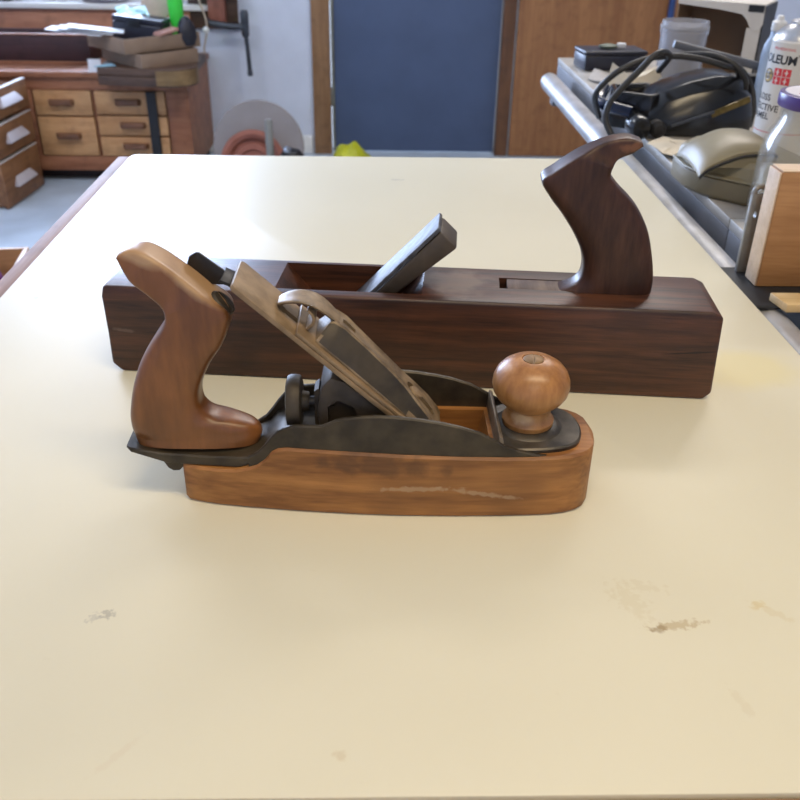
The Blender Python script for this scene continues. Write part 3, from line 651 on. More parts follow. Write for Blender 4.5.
bm = bmesh.new(); lathe(bm, [(0.022, 0), (0.026, 0.006), (0.027, 0.05), (0.031, 0.10), (0.034, 0.17), (0.031, 0.23), (0.016, 0.255), (0.013, 0.27)], 24); put('body', bm, M_green, gb)
bm = bmesh.new(); lathe(bm, [(0.014, 0.2705), (0.015, 0.273), (0.015, 0.292), (0.010, 0.296)], 20); put('cap', bm, M_white, gb)
# little card and blue slip beside the slab
o = bxo('white_card', -0.028, 0.028, -0.002, 0.002, 0, 0.052, M_paper); o.location = (-1.232, 4.085, 0.489); o.rotation_euler = (-0.15, 0, -0.05)
tag(o, 'small white card propped on the bench edge left of the dark slab', 'card')
M_lblue = mat('light_blue_paper', (0.30, 0.56, 0.68), 0.6, noise=0.2)
bm = bmesh.new(); prism(bm, [(-0.04, -0.03), (0.05, -0.02), (0.03, 0.04)], 0, 0.004, 'xy'); o = put('blue_slip', bm, M_lblue)
o.location = (-1.175, 4.035, 0.5235); o.rotation_euler = (0, 0, 0.2)
tag(o, 'light blue paper slip on the corner of the dark slab', 'paper')
# things on the window sill
o = bxo('sill_block', -0.06, 0.06, -0.03, 0.03, 0, 0.03, M_black, None, 0.006); o.location = (-1.80, 4.638, WZ0+0.0005)
tag(o, 'small black block on the white window sill', 'block')
M_gcloth = mat('grey_cloth', (0.30, 0.29, 0.33), 0.8, noise=0.2)
bm = bmesh.new(); lathe(bm, [(0.01, 0), (0.05, 0.003), (0.058, 0.016), (0.04, 0.026), (0.005, 0.03)], 18)
for v in bm.verts: v.co.x *= 2.0
o = put('folded_cloth', bm, M_gcloth); o.location = (-1.30, 4.64, WZ0+0.0005); tag(o, 'grey folded cloth on the white window sill', 'cloth')
# wall board with a clamp hanging beside the bench
M_red = wood('reddish_block', (0.22, 0.075, 0.050), (0.30, 0.11, 0.075), along=(0, 0, 1), freq=30)
wb_ = thing('wall_rack', 'dark wooden wall rack with reddish block right of the trays', 'rack', (-0.745, WY-0.002, 0.60))
bxo('back_board', -0.16, 0.075, -0.022, 0, 0.0, 0.24, M_slab, wb_, 0.004)
bxo('shelf', -0.16, 0.085, -0.14, -0.0225, 0.178, 0.196, M_env, wb_, 0.004, label='pale shelf board')
bxo('block', -0.06, 0.022, -0.08, -0.0225, 0.028, 0.150, M_red, wb_, 0.006, label='reddish wooden block')
M_gm = mat('grey_gunmetal', (0.085, 0.095, 0.115), 0.4, 0.5, noise=0.3)
cl = thing('bar_clamp', 'dark grey metal clamp with hanging T-handle on the white wall', 'clamp', (-0.655, WY-0.10, 0.60))
bm = bmesh.new(); tube(bm, [(-0.14, 0, 0.035), (-0.05, 0, 0.022), (0.02, 0, 0.020)], 0.016, 12); put('bar', bm, M_gm, cl)
bm = bmesh.new(); lathe(bm, [(0.014, -0.045), (0.019, -0.035), (0.020, 0.06), (0.015, 0.075)], 16, (0.026, 0, 0.02)); put('jaw', bm, M_gm, cl)
bm = bmesh.new(); tube(bm, [(0.028, 0, -0.026), (0.032, 0, -0.10), (0.036, 0, -0.185)], 0.0105, 12)
lathe(bm, [(0.011, -0.012), (0.0135, -0.006), (0.0135, 0.006), (0.011, 0.012)], 12, (0.036, 0, -0.190)); put('handle', bm, M_gm, cl)
bm = bmesh.new(); tube(bm, [(-0.14, 0.0, 0.04), (-0.15, 0.04, 0.05), (-0.15, 0.0765, 0.055)], 0.008, 8); put('hook', bm, M_gm, cl)
pc = thing('pull_cord', 'thin cord with white knob hanging right of the tan trays', 'cord', (-0.80, 4.44, 0.49))
bm = bmesh.new(); tube(bm, catmull([(-0.012, 0, 0.0), (-0.012, 0, 0.05), (0.004, 0, 0.11), (0.004, 0.02, 0.17), (-0.03, 0.05, 0.26)], 5), 0.004, 8); put('cord', bm, M_env, pc)
bm = bmesh.new(); lathe(bm, [(0.002, -0.016), (0.012, -0.012), (0.016, 0), (0.012, 0.012), (0.002, 0.016)], 16, (0.004, 0.0, 0.128)); put('knob', bm, M_white, pc)
# round terracotta dish and paler disc leaning on the wall behind the table
M_terra = mat('terracotta', (0.33, 0.115, 0.075), 0.55, noise=0.25, nscale=16)
M_putty = mat('putty_grey', (0.27, 0.245, 0.24), 0.6, noise=0.12, nscale=8)
Md = Matrix.Rotation(math.radians(80), 4, 'X')
bm = bmesh.new(); lathe(bm, [(0.002, 0), (0.195, 0), (0.20, 0.004), (0.20, 0.018), (0.195, 0.022), (0.002, 0.022)], 48, M=Md)
o = put('round_board', bm, M_putty); o.location = (-0.520, 3.96, 0.2005); tag(o, 'large putty-grey round board leaning behind the terracotta dish', 'board')
bm = bmesh.new(); lathe(bm, [(0.002, 0.006), (0.055, 0.006), (0.060, 0.016), (0.085, 0.016), (0.090, 0.004), (0.100, 0.002), (0.108, 0.020), (0.125, 0.030), (0.140, 0.028), (0.143, 0.018), (0.135, -0.004), (0.10, -0.012), (0.002, -0.012)], 48, M=Md)
o = put('terracotta_dish', bm, M_terra); o.location = (-0.540, 3.90, 0.146); tag(o, 'round terracotta dish with raised rings standing on edge by the white wall', 'dish')
M_greypl = mat('grey_plastic', (0.22, 0.22, 0.20), 0.5, noise=0.15)
bm = bmesh.new(); lathe(bm, [(0.03, 0), (0.03, 0.012), (0.017, 0.016), (0.017, 0.362), (0.013, 0.370), (0.002, 0.371)], 20)
o = put('grey_post', bm, M_greypl); o.location = (-0.447, 3.74, 0.0005); tag(o, 'slim grey post standing in front of the terracotta dish', 'post')
M_chrome = mat('chrome', (0.55, 0.57, 0.6), 0.12, 1.0, noise=0.2)
dm = thing('chrome_lamp', 'dark dome with chrome button on the floor right of the grey post', 'dome', (-0.355, 3.72, 0.0))
bm = bmesh.new(); lathe(bm, [(0.055, 0), (0.055, 0.175), (0.050, 0.228), (0.035, 0.250), (0.01, 0.258), (0.001, 0.259)], 24); put('body', bm, M_black, dm)
bm = bmesh.new(); lathe(bm, [(0.018, 0.2505), (0.020, 0.258), (0.014, 0.271), (0.002, 0.275)], 16, (-0.015, -0.02, -0.001)); put('button', bm, M_chrome, dm)
dm.name = 'dome_canister'
# yellow bag by the door
M_yel = mat('yellow_plastic_bag', (0.58, 0.60, 0.02), 0.4, noise=0.3, nscale=18, bump=0.3)
bm = bmesh.new(); lathe(bm, [(0.05, 0), (0.11, 0.004), (0.115, 0.05), (0.10, 0.09), (0.075, 0.12), (0.03, 0.142), (0.004, 0.146)], 26)
for v in bm.verts:
    q = 1+0.12*math.sin(v.co.x*70+v.co.z*50)*math.cos(v.co.y*60); v.co.x *= 0.92*q; v.co.y *= 0.75*q
    if v.co.z > 0.05: v.co.z -= max(0, v.co.x)*0.30; v.co.z += 0.012*math.sin(v.co.x*90)
o = put('yellow_bag', bm, M_yel, smooth=25); o.location = (-0.118, 4.28, 0.0005); tag(o, 'crumpled yellow plastic bag on the floor before the blue door', 'bag')

# ------------------------------------------------------------------ drawer cabinet at the left edge
M_cab = wood('cabinet_wood', (0.165, 0.068, 0.024), (0.27, 0.125, 0.05), along=(0, 1, 0), freq=22, stretch=9, rough=0.5)
M_littop = mat('lit_top_edge', (0.62, 0.57, 0.53), 0.6, noise=0.1)  # light on the drawer top edges, put into the colour
M_holder = mat('label_card', (0.52, 0.48, 0.50), 0.5, noise=0.06)
cb_ = thing('drawer_cabinet', 'brown cabinet at the left edge with three pulled-out drawers and white label pulls', 'cabinet', (-1.552, 3.666, 0), math.radians(-4.55))
bxo('carcass', -0.45, -0.115, -0.03, 0.366, 0.0, 0.50, M_cab, cb_, 0.003)
for k, (z0, z1, px) in enumerate(((0.004, 0.196, 0.0), (0.208, 0.338, 0.0), (0.356, 0.472, 0.0))):
    dw = thing('drawer', '', '', (0, 0, 0)); del dw['label'], dw['category']; dw.parent = cb_
    bxo('front', -0.018, 0.0, 0.0, 0.366, z0, z1-0.004, M_cab, dw, 0.002)
    bxo('top_edge', -0.019, 0.001, 0.0, 0.366, z1-0.0038, z1, M_littop, dw, 0.001, label='top edge coloured pale as if lit')
    for y0 in (0.012, 0.342): bxo('side', -0.114, -0.0185, y0, y0+0.012, z0+0.005, z1-0.02, M_cab, dw)
    bxo('bottom', -0.114, -0.0185, 0.0245, 0.3415, z0+0.008, z0+0.014, M_cab, dw)
    zc = z0+0.02+(z1-z0)*0.36
    bm = bmesh.new(); prism(bm, [(0.0002, zc-0.018), (0.022, zc-0.018), (0.020, zc-0.012), (0.003, zc+0.020), (0.0002, zc+0.020)], 0.085, 0.275)
    for v in bm.verts:
        if v.co.z > zc: v.co.y = 0.175+(v.co.y-0.175)*0.72
    bevel(bm, 0.0015, 2); put('label_pull', bm, M_holder, dw, label='white label pull')
# wooden crate nearer, left of the table
M_crate = wood('crate_wood', (0.34, 0.17, 0.065), (0.48, 0.27, 0.115), along=(1, 0, 0), freq=24, stretch=9, rough=0.5)
M_purple = mat('purple_cloth', (0.20, 0.05, 0.24), 0.7, noise=0.3, nscale=30)
cr = thing('wooden_crate', 'open orange-brown wooden crate on the floor left of the table', 'crate', (-1.00, 2.44, 0), math.radians(8))
for a in ((-0.36, 0, -0.014, 0), (-0.36, 0, -0.33, -0.316), (-0.36, -0.346, -0.316, -0.014), (-0.014, 0, -0.316, -0.014)):
    bxo('side', *a, 0, 0.295, M_crate, cr, 0.003)
bxo('bottom', -0.346, -0.014, -0.316, -0.014, 0.0, 0.012, M_crate, cr)
bm = bmesh.new(); lathe(bm, [(0.02, 0), (0.045, 0.01), (0.05, 0.12), (0.046, 0.24), (0.028, 0.305), (0.004, 0.315)], 22)
o = put('purple_bundle', bm, M_purple); o.location = (-1.045, 2.235, 0.0135); tag(o, 'purple cloth bundle standing in the wooden crate', 'bundle')

# ------------------------------------------------------------------ table saw beside the table
M_iron = mat('grey_cast_iron', (0.42, 0.385, 0.335), 0.5, 0.2, nscale=18, bump=0.05, col2=(0.32, 0.295, 0.26))
M_ironside = mat('grey_painted_iron', (0.16, 0.16, 0.172), 0.5, 0.1, noise=0.2, nscale=16)
M_rail = mat('galvanized_rail', (0.58, 0.58, 0.60), 0.36, 0.45, nscale=26, bump=0.06, col2=(0.42, 0.42, 0.42))
SX, SZ = 0.383, 0.902
saw = thing('table_saw', 'grey machine table with round steel front rail along the right of the cream table', 'table saw', (0.75, 1.3, 0))
def sw(name, x0, x1, y0, y1, z0, z1, m, bw=0.0015, label=None): return bxo(name, x0-0.75, x1-0.75, y0-1.3, y1-1.3, z0, z1, m, saw, bw, label=label)
for nm, y0, y1, SZ in (('saw_table', 0.915, 1.96, 0.902), ('table_wing', 0.801, 0.9135, 0.902), ('front_wing', 0.20, 0.7995, 0.893)):
    sw(nm, SX, 1.15, y0, y1, SZ-0.012, SZ, M_iron)
    sw(nm+'_rim', SX+0.0005, 1.149, y0, y1, SZ-0.045, SZ-0.0122, M_ironside)
SZ = 0.902
sw('cabinet', 0.47, 1.05, 0.98, 1.60, 0.06, SZ-0.0455, M_ironside, 0.01)
sw('plinth', 0.45, 1.07, 0.95, 1.63, 0.0, 0.06, M_black, 0.004)
for x, y in ((0.45, 0.26), (1.04, 0.26)): sw('leg', x, x+0.05, y, y+0.05, 0, SZ-0.0545, M_ironside, 0.004)
RX, RZ, RR = 0.3455, 0.8752, 0.0178
bm = bmesh.new(); Mr = Matrix.Rotation(-PI/2, 4, 'X')
lathe(bm, [(RR*.82, 0), (RR, 0), (RR, 1.98), (RR*.98, 1.984), (RR*.82, 1.984)], 36, (RX-0.75, -0.15-1.3, RZ), Mr)
put('fence_rail', bm, M_rail, saw, label='round galvanized steel rail')
for y in (0.35, 1.05, 1.75): sw('rail_bracket', RX-0.006, SX+0.01, y, y+0.03, RZ-0.030, RZ-0.0165, M_ironside)
# fence: clamp bracket over the rail plus thick wooden face
M_fencew = wood('fence_oak_face', (0.30, 0.135, 0.045), (0.44, 0.225, 0.085), along=(1, 0, 0), freq=60, stretch=11, rough=0.5, dark=(0.24, 0.10, 0.03))
M_fencee = wood('fence_pale_edge', (0.52, 0.36, 0.22), (0.64, 0.47, 0.31), along=(1, 0, 0), freq=60, stretch=9, rough=0.55)
M_zinc = mat('zinc_bracket', (0.27, 0.265, 0.25), 0.45, 0.4, nscale=40, bump=0.06, col2=(0.19, 0.185, 0.175))
fn = thing('rip_fence', 'rip fence with thick orange-brown wooden face crossing the rail at the right edge', 'fence', (0.42, 0.745, 0.8896))
bxo('face_board', -0.075, 0.36, -0.010, 0.015, 0.0080, 0.1120, M_fencew, fn, 0.0012)
bxo('end_grain', -0.0765, -0.0752, -0.0095, 0.0145, 0.0085, 0.1115, M_fencee, fn, 0.0003, label='pale sawn end of the board')
bxo('top_grain', -0.0745, 0.36, -0.0095, 0.0145, 0.1122, 0.1132, M_fencee, fn, 0.0003, label='pale sawn top of the board')
bxo('carriage', -0.094, 0.10, -0.052, 0.040, 0.0038, 0.0077, M_black, fn, 0.002, label='black fence carriage')
bm = bmesh.new(); box(bm, -0.0815, -0.0700, 0.024, 0.0295, 0.0080, 0.083); bevel(bm, 0.0015, 2)
br = put('clamp_strap', bm, M_zinc, fn, label='grey zinc strap with a hole')
cb2 = bmesh.new(); prism(cb2, [(-0.0758+0.0018*math.cos(a), 0.064+0.0032*math.sin(a)) for a in [i*PI/8 for i in range(16)]], 0.02, 0.04); cut(br, cb2)
bm = bmesh.new(); tube(bm, catmull([(-0.0795, 0.027, 0.080), (-0.078, 0.028, 0.0865), (-0.073, 0.030, 0.0885), (-0.067, 0.032, 0.0865)], 5), 0.0026, 10); put('strap_hook', bm, M_zinc, fn)
bxo('fence_beam', 0.02, 0.36, 0.0155, 0.050, 0.010, 0.060, M_ironside, fn, 0.002)
M_pine = wood('pine_strip', (0.52, 0.34, 0.14), (0.66, 0.46, 0.22), along=(1, 0, 0), freq=60, rough=0.55)
bm = bmesh.new(); prism(bm, [(0.3445, 0.7045), (0.349, 0.678), (0.80, 0.678), (0.80, 0.7045)], 0.8976, 0.9050, 'xy'); bevel(bm, 0.0008, 2)
tag(put('pine_strip', bm, M_pine), 'thin yellow pine strip lying before the wooden fence face', 'wood strip')

# ------------------------------------------------------------------ things on the saw table
TZ = SZ+0.0005
# glass jar with purple lid
M_glass = glassy('clear_glass', (0.97, 0.975, 0.97), 0.0, 0.16, (0.60, 0.58, 0.52), 0.10, 1.35, 0.25)
M_lid = mat('purple_lid', (0.055, 0.022, 0.165), 0.35, noise=0.1)
M_lidtop = mat('lid_top_white', (0.66, 0.62, 0.66), 0.4, noise=0.04)
M_rose = mat('lid_print_rose', (0.55, 0.12, 0.22), 0.4, noise=0.3)
jar = thing('glass_jar', 'clear glass jar with purple lid behind the wooden fence face', 'jar', (0.430, 0.862, TZ))
bm = bmesh.new(); po = [(0.002, 0), (0.044, 0), (0.049, 0.004), (0.050, 0.012), (0.050, 0.086), (0.0485, 0.097), (0.0455, 0.108), (0.041, 0.117), (0.0385, 0.123), (0.0385, 0.135)]
pi_ = [(0.0365, 0.135), (0.0365, 0.123), (0.039, 0.117), (0.0435, 0.107), (0.0465, 0.096), (0.048, 0.086), (0.048, 0.012), (0.044, 0.005), (0.002, 0.004)]
lathe(bm, po+pi_, 48)
for v in bm.verts: v.co.z *= 0.94
put('glass', bm, M_glass, jar)
bm = bmesh.new(); lathe(bm, [(0.039, 0.1352), (0.0425, 0.1356), (0.0432, 0.137), (0.0432, 0.1465), (0.0425, 0.1485), (0.040, 0.1493), (0.0385, 0.1488), (0.002, 0.1486)], 48)
for v in bm.verts: v.co.z = v.co.z*0.94
ld = put('lid', bm, M_lid, jar)
bm = bmesh.new(); lathe(bm, [(0.002, 0.1488), (0.038, 0.1489), (0.038, 0.1496), (0.002, 0.1497)], 40)
for v in bm.verts: v.co.z = v.co.z*0.94
put('lid_disc', bm, M_lidtop, ld, label='white lid top')
bm = bmesh.new()
for k in range(7):
    a = 3.4+k*0.42; Mx = Matrix.Translation((0.027*math.cos(a), 0.027*math.sin(a), 0.1498*0.94+0.0001)) @ Matrix.Rotation(a, 4, 'Z')
    box(bm, -0.004, 0.004, -0.0022, 0.0022, 0, 0.0003, Mx)
put('lid_print', bm, M_rose, ld, label='rose print marks on the lid')

# spray can with lettering
M_can = mat('can_white', (0.66, 0.64, 0.60), 0.35, noise=0.05, coat=0.2)
M_ink = mat('black_ink', (0.015, 0.015, 0.018), 0.45, noise=0.05)
M_redink = mat('red_ink', (0.62, 0.03, 0.045), 0.4, noise=0.1)
M_gold = mat('gold_ink', (0.48, 0.32, 0.07), 0.4, noise=0.15)
M_whink = mat('white_ink', (0.72, 0.70, 0.68), 0.4, noise=0.03)
M_alu = mat('aluminium', (0.62, 0.62, 0.63), 0.3, 0.85, noise=0.15)
can = thing('spray_can', 'white aerosol paint can with red squares and black lettering at the right edge', 'spray can', (0.502, 1.10, TZ))
CR = 0.033
bm = bmesh.new(); lathe(bm, [(0.002, 0.003), (0.029, 0.002), (0.0325, 0), (0.0338, 0.002), (CR, 0.004), (CR, 0.153), (0.0335, 0.1545), (0.0325, 0.157)], 56); body_ = put('body', bm, M_can, can)
bm = bmesh.new(); lathe(bm, [(0.0325, 0.1572), (0.031, 0.161), (0.026, 0.167), (0.0185, 0.172), (0.016, 0.1735), (0.0165, 0.176), (0.0145, 0.1775), (0.010, 0.1765), (0.002, 0.177)], 48); put('dome', bm, M_alu, can)
bm = bmesh.new(); lathe(bm, [(0.007, 0.1772), (0.0075, 0.180), (0.0075, 0.190), (0.006, 0.193), (0.001, 0.1935)], 24); put('nozzle', bm, M_white, can)
def wrap(bm, off):
    for v in bm.verts:
        s, z, t = v.co.x, v.co.y, v.co.z; p = s/CR; rr = CR+off+t
        v.co = (rr*math.sin(p), -rr*math.cos(p), z)
def can_text(txt, size, phi_end, z, m, name, bold=0.0, off=0.00025, align='RIGHT'):
    cu = bpy.data.curves.new('lettering', 'FONT'); cu.body = txt; cu.size = size; cu.align_x = align; cu.align_y = 'CENTER'; cu.offset = bold
    cu.resolution_u = 3
    to = bpy.data.objects.new('lettering', cu); C.objects.link(to); bpy.context.view_layer.update()
    me = bpy.data.meshes.new_from_object(to.evaluated_get(bpy.context.evaluated_depsgraph_get()))
    bm = bmesh.new(); bm.from_mesh(me); bpy.data.objects.remove(to); bpy.data.curves.remove(cu); bpy.data.meshes.remove(me)
    for v in bm.verts: v.co.x += math.radians(phi_end)*CR; v.co.y += z
    wrap(bm, off); bmesh.ops.remove_doubles(bm, verts=bm.verts, dist=1e-6)
    return put(name, bm, m, body_, 0)
def can_rect(bm, p0, p1, z0, z1, n=8):
    a, b = math.radians(p0)*CR, math.radians(p1)*CR
    for i in range(n):
        x0, x1 = a+(b-a)*i/n, a+(b-a)*(i+1)/n
        bm.faces.new([bm.verts.new(q) for q in ((x0, z0, 0), (x1, z0, 0), (x1, z1, 0), (x0, z1, 0))])
can_text('RUST-OLEUM', 0.0135, -24, 0.1355, M_ink, 'brand_lettering', 0.0004)
can_text('TM', 0.004, -15, 0.141, M_ink, 'trade_mark_lettering')
can_text('PROFESSIONAL', 0.0042, -30, 0.1475, M_redink, 'small_lettering')
bm = bmesh.new()
for i in range(2):
    for j in range(2): can_rect(bm, -67+i*19, -67+i*19+17.4, 0.1085+j*0.0093, 0.1085+j*0.0093+0.0085)
wrap(bm, 0.0002); put('red_squares', bm, M_redink, body_, 0)
bm = bmesh.new()
for i in range(2):
    for j in range(2):
        can_rect(bm, -67+i*19+7.4, -67+i*19+9.4, 0.1095+j*0.0093, 0.1160+j*0.0093, 2); can_rect(bm, -67+i*19+4, -67+i*19+12, 0.1122+j*0.0093, 0.1132+j*0.0093, 3)
wrap(bm, 0.0003); put('square_marks', bm, M_whink, body_, 0)
bm = bmesh.new(); c0 = math.radians(-83)*CR
vs = [bm.verts.new((c0+0.0082*math.cos(a), 0.1165+0.0082*math.sin(a), 0)) for a in [i*PI/14 for i in range(28)]]; bm.faces.new(vs); bmesh.ops.triangulate(bm, faces=bm.faces[:])
bmesh.ops.subdivide_edges(bm, edges=bm.edges[:], cuts=3); wrap(bm, 0.0002); put('gold_seal', bm, M_gold, body_, 0)
bm = bmesh.new(); R0 = [(c0+0.0082*math.cos(a), 0.1165+0.0082*math.sin(a), 0) for a in [i*PI/14 for i in range(28)]]; R1 = [(c0+0.0073*math.cos(a), 0.1165+0.0073*math.sin(a), 0) for a in [i*PI/14 for i in range(28)]]
A_ = [bm.verts.new(p) for p in R0]; B_ = [bm.verts.new(p) for p in R1]
for i in range(28): bm.faces.new((A_[i], A_[(i+1) % 28], B_[(i+1) % 28], B_[i]))
wrap(bm, 0.0004); put('seal_ring', bm, M_ink, body_, 0)
can_text('STOPS', 0.0042, -83, 0.1188, M_ink, 'seal_lettering', 0.0001, 0.0004, 'CENTER')
can_text('RUST', 0.0042, -83, 0.1142, M_ink, 'seal_lettering', 0.0001, 0.0004, 'CENTER')
can_text('GLOSS', 0.0105, -62, 0.092, M_ink, 'description_lettering', 0.0001)
can_text('PROTECTIVE', 0.0105, -40, 0.0805, M_ink, 'description_lettering', 0.0001)
can_text('ENAMEL', 0.0105, -58, 0.0705, M_ink, 'description_lettering', 0.0001)
bm = bmesh.new(); can_rect(bm, -150, 60, 0.0525, 0.0533, 40); wrap(bm, 0.0002); put('red_line', bm, M_redink, body_, 0)

# white capped bottle behind the can
M_ltblue = mat('pale_blue_plastic', (0.36, 0.45, 0.58), 0.4, noise=0.1)
bt = thing('small_bottle', 'small pale bottle with white cap behind the aerosol can', 'bottle', (0.625, 1.46, TZ))
bm = bmesh.new(); lathe(bm, [(0.015, 0), (0.018, 0.004), (0.018, 0.085), (0.016, 0.100), (0.010, 0.112), (0.010, 0.120)], 28); put('body', bm, M_ltblue, bt)
bm = bmesh.new(); lathe(bm, [(0.0105, 0.1202), (0.0112, 0.122), (0.0112, 0.133), (0.006, 0.136), (0.005, 0.142), (0.001, 0.143)], 24); put('cap', bm, M_white, bt)

# beige power unit with domed cover
M_beige = mat('beige_plastic', (0.25, 0.215, 0.135), 0.42, noise=0.10, nscale=18)
M_beiged = mat('darker_beige_plastic', (0.18, 0.150, 0.09), 0.45, noise=0.15, nscale=18)  # darker tone of the beige, for the base
bg_ = thing('beige_appliance', 'low beige plastic appliance with arched cover at the saw table edge', 'appliance', (0.449, 1.032, TZ))
def ins(P, k):
    cx = sum(p[0] for p in P)/len(P); cy = sum(p[1] for p in P)/len(P); o = []
    for x, y in P:
        dx, dy = cx-x, cy-y; L_ = math.hypot(dx, dy); o.append((x+dx/L_*k, y+dy/L_*k))
    return o
BP = [(-0.086, -0.005), (-0.074, -0.042), (-0.036, -0.080), (0.02, -0.086), (0.05, -0.080), (0.040, 0.022), (-0.03, 0.07), (-0.06, 0.07), (-0.086, 0.04)]
bm = bmesh.new(); loft(bm, [[(x, y, z) for x, y in ins(BP, k)] for k, z in ((0.004, 0), (0.0, 0.004), (0.0, 0.0225), (0.001, 0.0235))]); bevel(bm, 0.001, 2, 40); put('base', bm, M_beiged, bg_)
bm = bmesh.new(); loft(bm, [[(x, y, z) for x, y in ins(BP, k)] for k, z in ((-0.0012, 0.0242), (-0.0012, 0.0265), (0.004, 0.0285), (0.007, 0.040), (0.013, 0.0455), (0.018, 0.0465))]); bevel(bm, 0.0015, 2, 25); put('upper_body', bm, M_beige, bg_)
AP = catmull([(-0.089, 0, 0.0295), (-0.080, 0, 0.0385), (-0.062, 0, 0.0475), (-0.042, 0, 0.0540), (-0.014, 0, 0.0560), (-0.006, 0, 0.0540)], 5)
bm = bmesh.new(); rings = []
for y, up, kx in ((-0.066, 0.0, 1.0), (-0.0665, 0.0035, 1.0), (-0.063, 0.0075, 1.0), (-0.050, 0.0125, 0.99), (-0.030, 0.0155, 0.98), (-0.008, 0.0155, 0.96), (0.012, 0.0120, 0.94), (0.028, 0.0050, 0.92), (0.034, -0.004, 0.90)):
    top = [Vector((-0.045+(p.x+0.045)*kx, y, p.z+up*math.sin(PI*min(1, 0.10+0.90*i/(len(AP)-1)))**0.6)) for i, p in enumerate(AP)]
    rings.append(top + [Vector((p.x, p.y, p.z*0.0+min(p.z-0.004, 0.040+0*p.z) if i else p.z-0.003)) for i, p in enumerate(top[::-1])])
loft(bm, rings); dom = put('arched_cover', bm, M_beige, bg_, 50)
bm = bmesh.new(); tube(bm, [(p.x, -0.0662, p.z-0.0012) for p in AP], 0.0017, 8); put('cover_seam', bm, M_black, dom, label='black seam along the cover edge')

# black power tool with its cord
M_gloss = mat('black_gloss_plastic', (0.010, 0.010, 0.011), 0.22, noise=0.2, nscale=14)
M_matblk = mat('black_rubber', (0.016, 0.016, 0.017), 0.55, noise=0.2)
M_cord = mat('black_cord', (0.022, 0.021, 0.020), 0.42, noise=0.2)
bt_ = thing('power_tool', 'glossy black power tool with looped cord on the saw table', 'power tool', (0.45, 1.33, TZ))
bm = bmesh.new()
secs = [(-0.062, -0.020, 0.055, 0.0, 0.030), (-0.056, -0.042, 0.062, 0.0, 0.040), (-0.035, -0.052, 0.068, 0.0, 0.056), (0.0, -0.056, 0.07, 0.0, 0.071), (0.035, -0.056, 0.068, 0.0, 0.079), (0.060, -0.052, 0.06, 0.0, 0.079), (0.080, -0.045, 0.05, 0.0, 0.070), (0.094, -0.035, 0.04, 0.004, 0.060), (0.099, -0.02, 0.03, 0.012, 0.045)]
loft(bm, [[(x, y0, z0), (x, y1, z0), (x, y1, z0+(z1-z0)*.6), (x, y1-0.012, z1-.004), (x, y1-.03, z1), (x, y0+.034, z1-.001), (x, y0+.016, z0+(z1-z0)*.80), (x, y0+.003, z0+(z1-z0)*.42)] for x, y0, y1, z0, z1 in secs])
bevel(bm, 0.004, 2, 25); put('housing', bm, M_gloss, bt_, 60)
bm = bmesh.new()   # open cradle with raised rim
P0 = [(-0.105, 0.005), (-0.055, -0.030), (0.0, 0.015), (-0.035, 0.075), (-0.095, 0.06)]
loft(bm, [[(x, y, z) for x, y in ins(P0, k)] for k, z in ((0.0, 0.0), (0.0, 0.048), (0.003, 0.052), (0.010, 0.052), (0.013, 0.045), (0.015, 0.018))]); bevel(bm, 0.002, 2, 35); put('cradle', bm, M_gloss, bt_, 45)
M_navy = mat('navy_gloss_plastic', (0.012, 0.020, 0.055), 0.18, noise=0.2)
bm = bmesh.new(); tube(bm, catmull([(-0.110, 0.03, 0.050), (-0.122, 0.0, 0.038), (-0.108, -0.025, 0.034), (-0.085, -0.040, 0.030)], 6), 0.0085, 14); put('grip', bm, M_navy, bt_)
bm = bmesh.new(); Mg = Matrix.Translation((-0.078, -0.062, 0.016)) @ Matrix.Rotation(PI/2, 4, 'X')
lathe(bm, [(0.004, -0.02), (0.015, -0.02), (0.016, -0.016), (0.016, 0.012), (0.012, 0.018), (0.002, 0.02)], 24, M=Mg); put('end_cap', bm, M_gloss, bt_)
bm = bmesh.new(); Mg = Matrix.Translation((-0.052, -0.066, 0.014)) @ Matrix.Rotation(PI/2, 4, 'X'); lathe(bm, [(0.003, -0.01), (0.011, -0.01), (0.012, 0.006), (0.007, 0.012), (0.002, 0.013)], 20, M=Mg); put('dial', bm, M_darkmetal, bt_)
bm = bmesh.new(); box(bm, -0.028, 0.028, -0.001, 0.001, -0.0045, 0.0045, Matrix.Translation((0.052, -0.0535, 0.042)) @ Matrix.Rotation(-0.42, 4, 'Y') @ Matrix.Rotation(0.22, 4, 'X'))
put('name_plate', bm, mat('brass_plate', (0.20, 0.145, 0.045), 0.4, 0.3, noise=0.5, nscale=150), bt_, 0, label='worn brass-coloured plate')
bm = bmesh.new(); tube(bm, [(-0.03, -0.060, 0.016), (0.0, -0.0605, 0.027), (0.028, -0.0585, 0.036)], 0.0022, 8); put('side_rod', bm, M_gm, bt_)
def cord(pts, rad=0.0042, lab=None):
    bm = bmesh.new(); tube(bm, catmull([(x-0.45, y-1.33, z-TZ) for x, y, z in pts], 8), rad, 10); put('cord', bm, M_cord, bt_, 60)
cord([(0.329, 1.33, 0.918), (0.310, 1.29, 0.952), (0.316, 1.275, 0.974), (0.337, 1.27, 0.994), (0.370, 1.275, 1.007), (0.407, 1.28, 1.011), (0.446, 1.28, 1.008), (0.484, 1.28, 0.999), (0.510, 1.30, 0.992), (0.528, 1.33, 0.972)])
cord([(0.330, 1.235, 0.9075), (0.319, 1.245, 0.930), (0.321, 1.25, 0.951), (0.335, 1.25, 0.972), (0.358, 1.25, 0.998), (0.372, 1.25, 1.014), (0.388, 1.26, 1.019), (0.404, 1.28, 1.010), (0.405, 1.32, 0.985)], 0.0045)
cord([(0.440, 1.33, 1.006), (0.470, 1.30, 1.010), (0.497, 1.285, 1.001), (0.515, 1.28, 0.984), (0.522, 1.285, 0.968)], 0.0040)
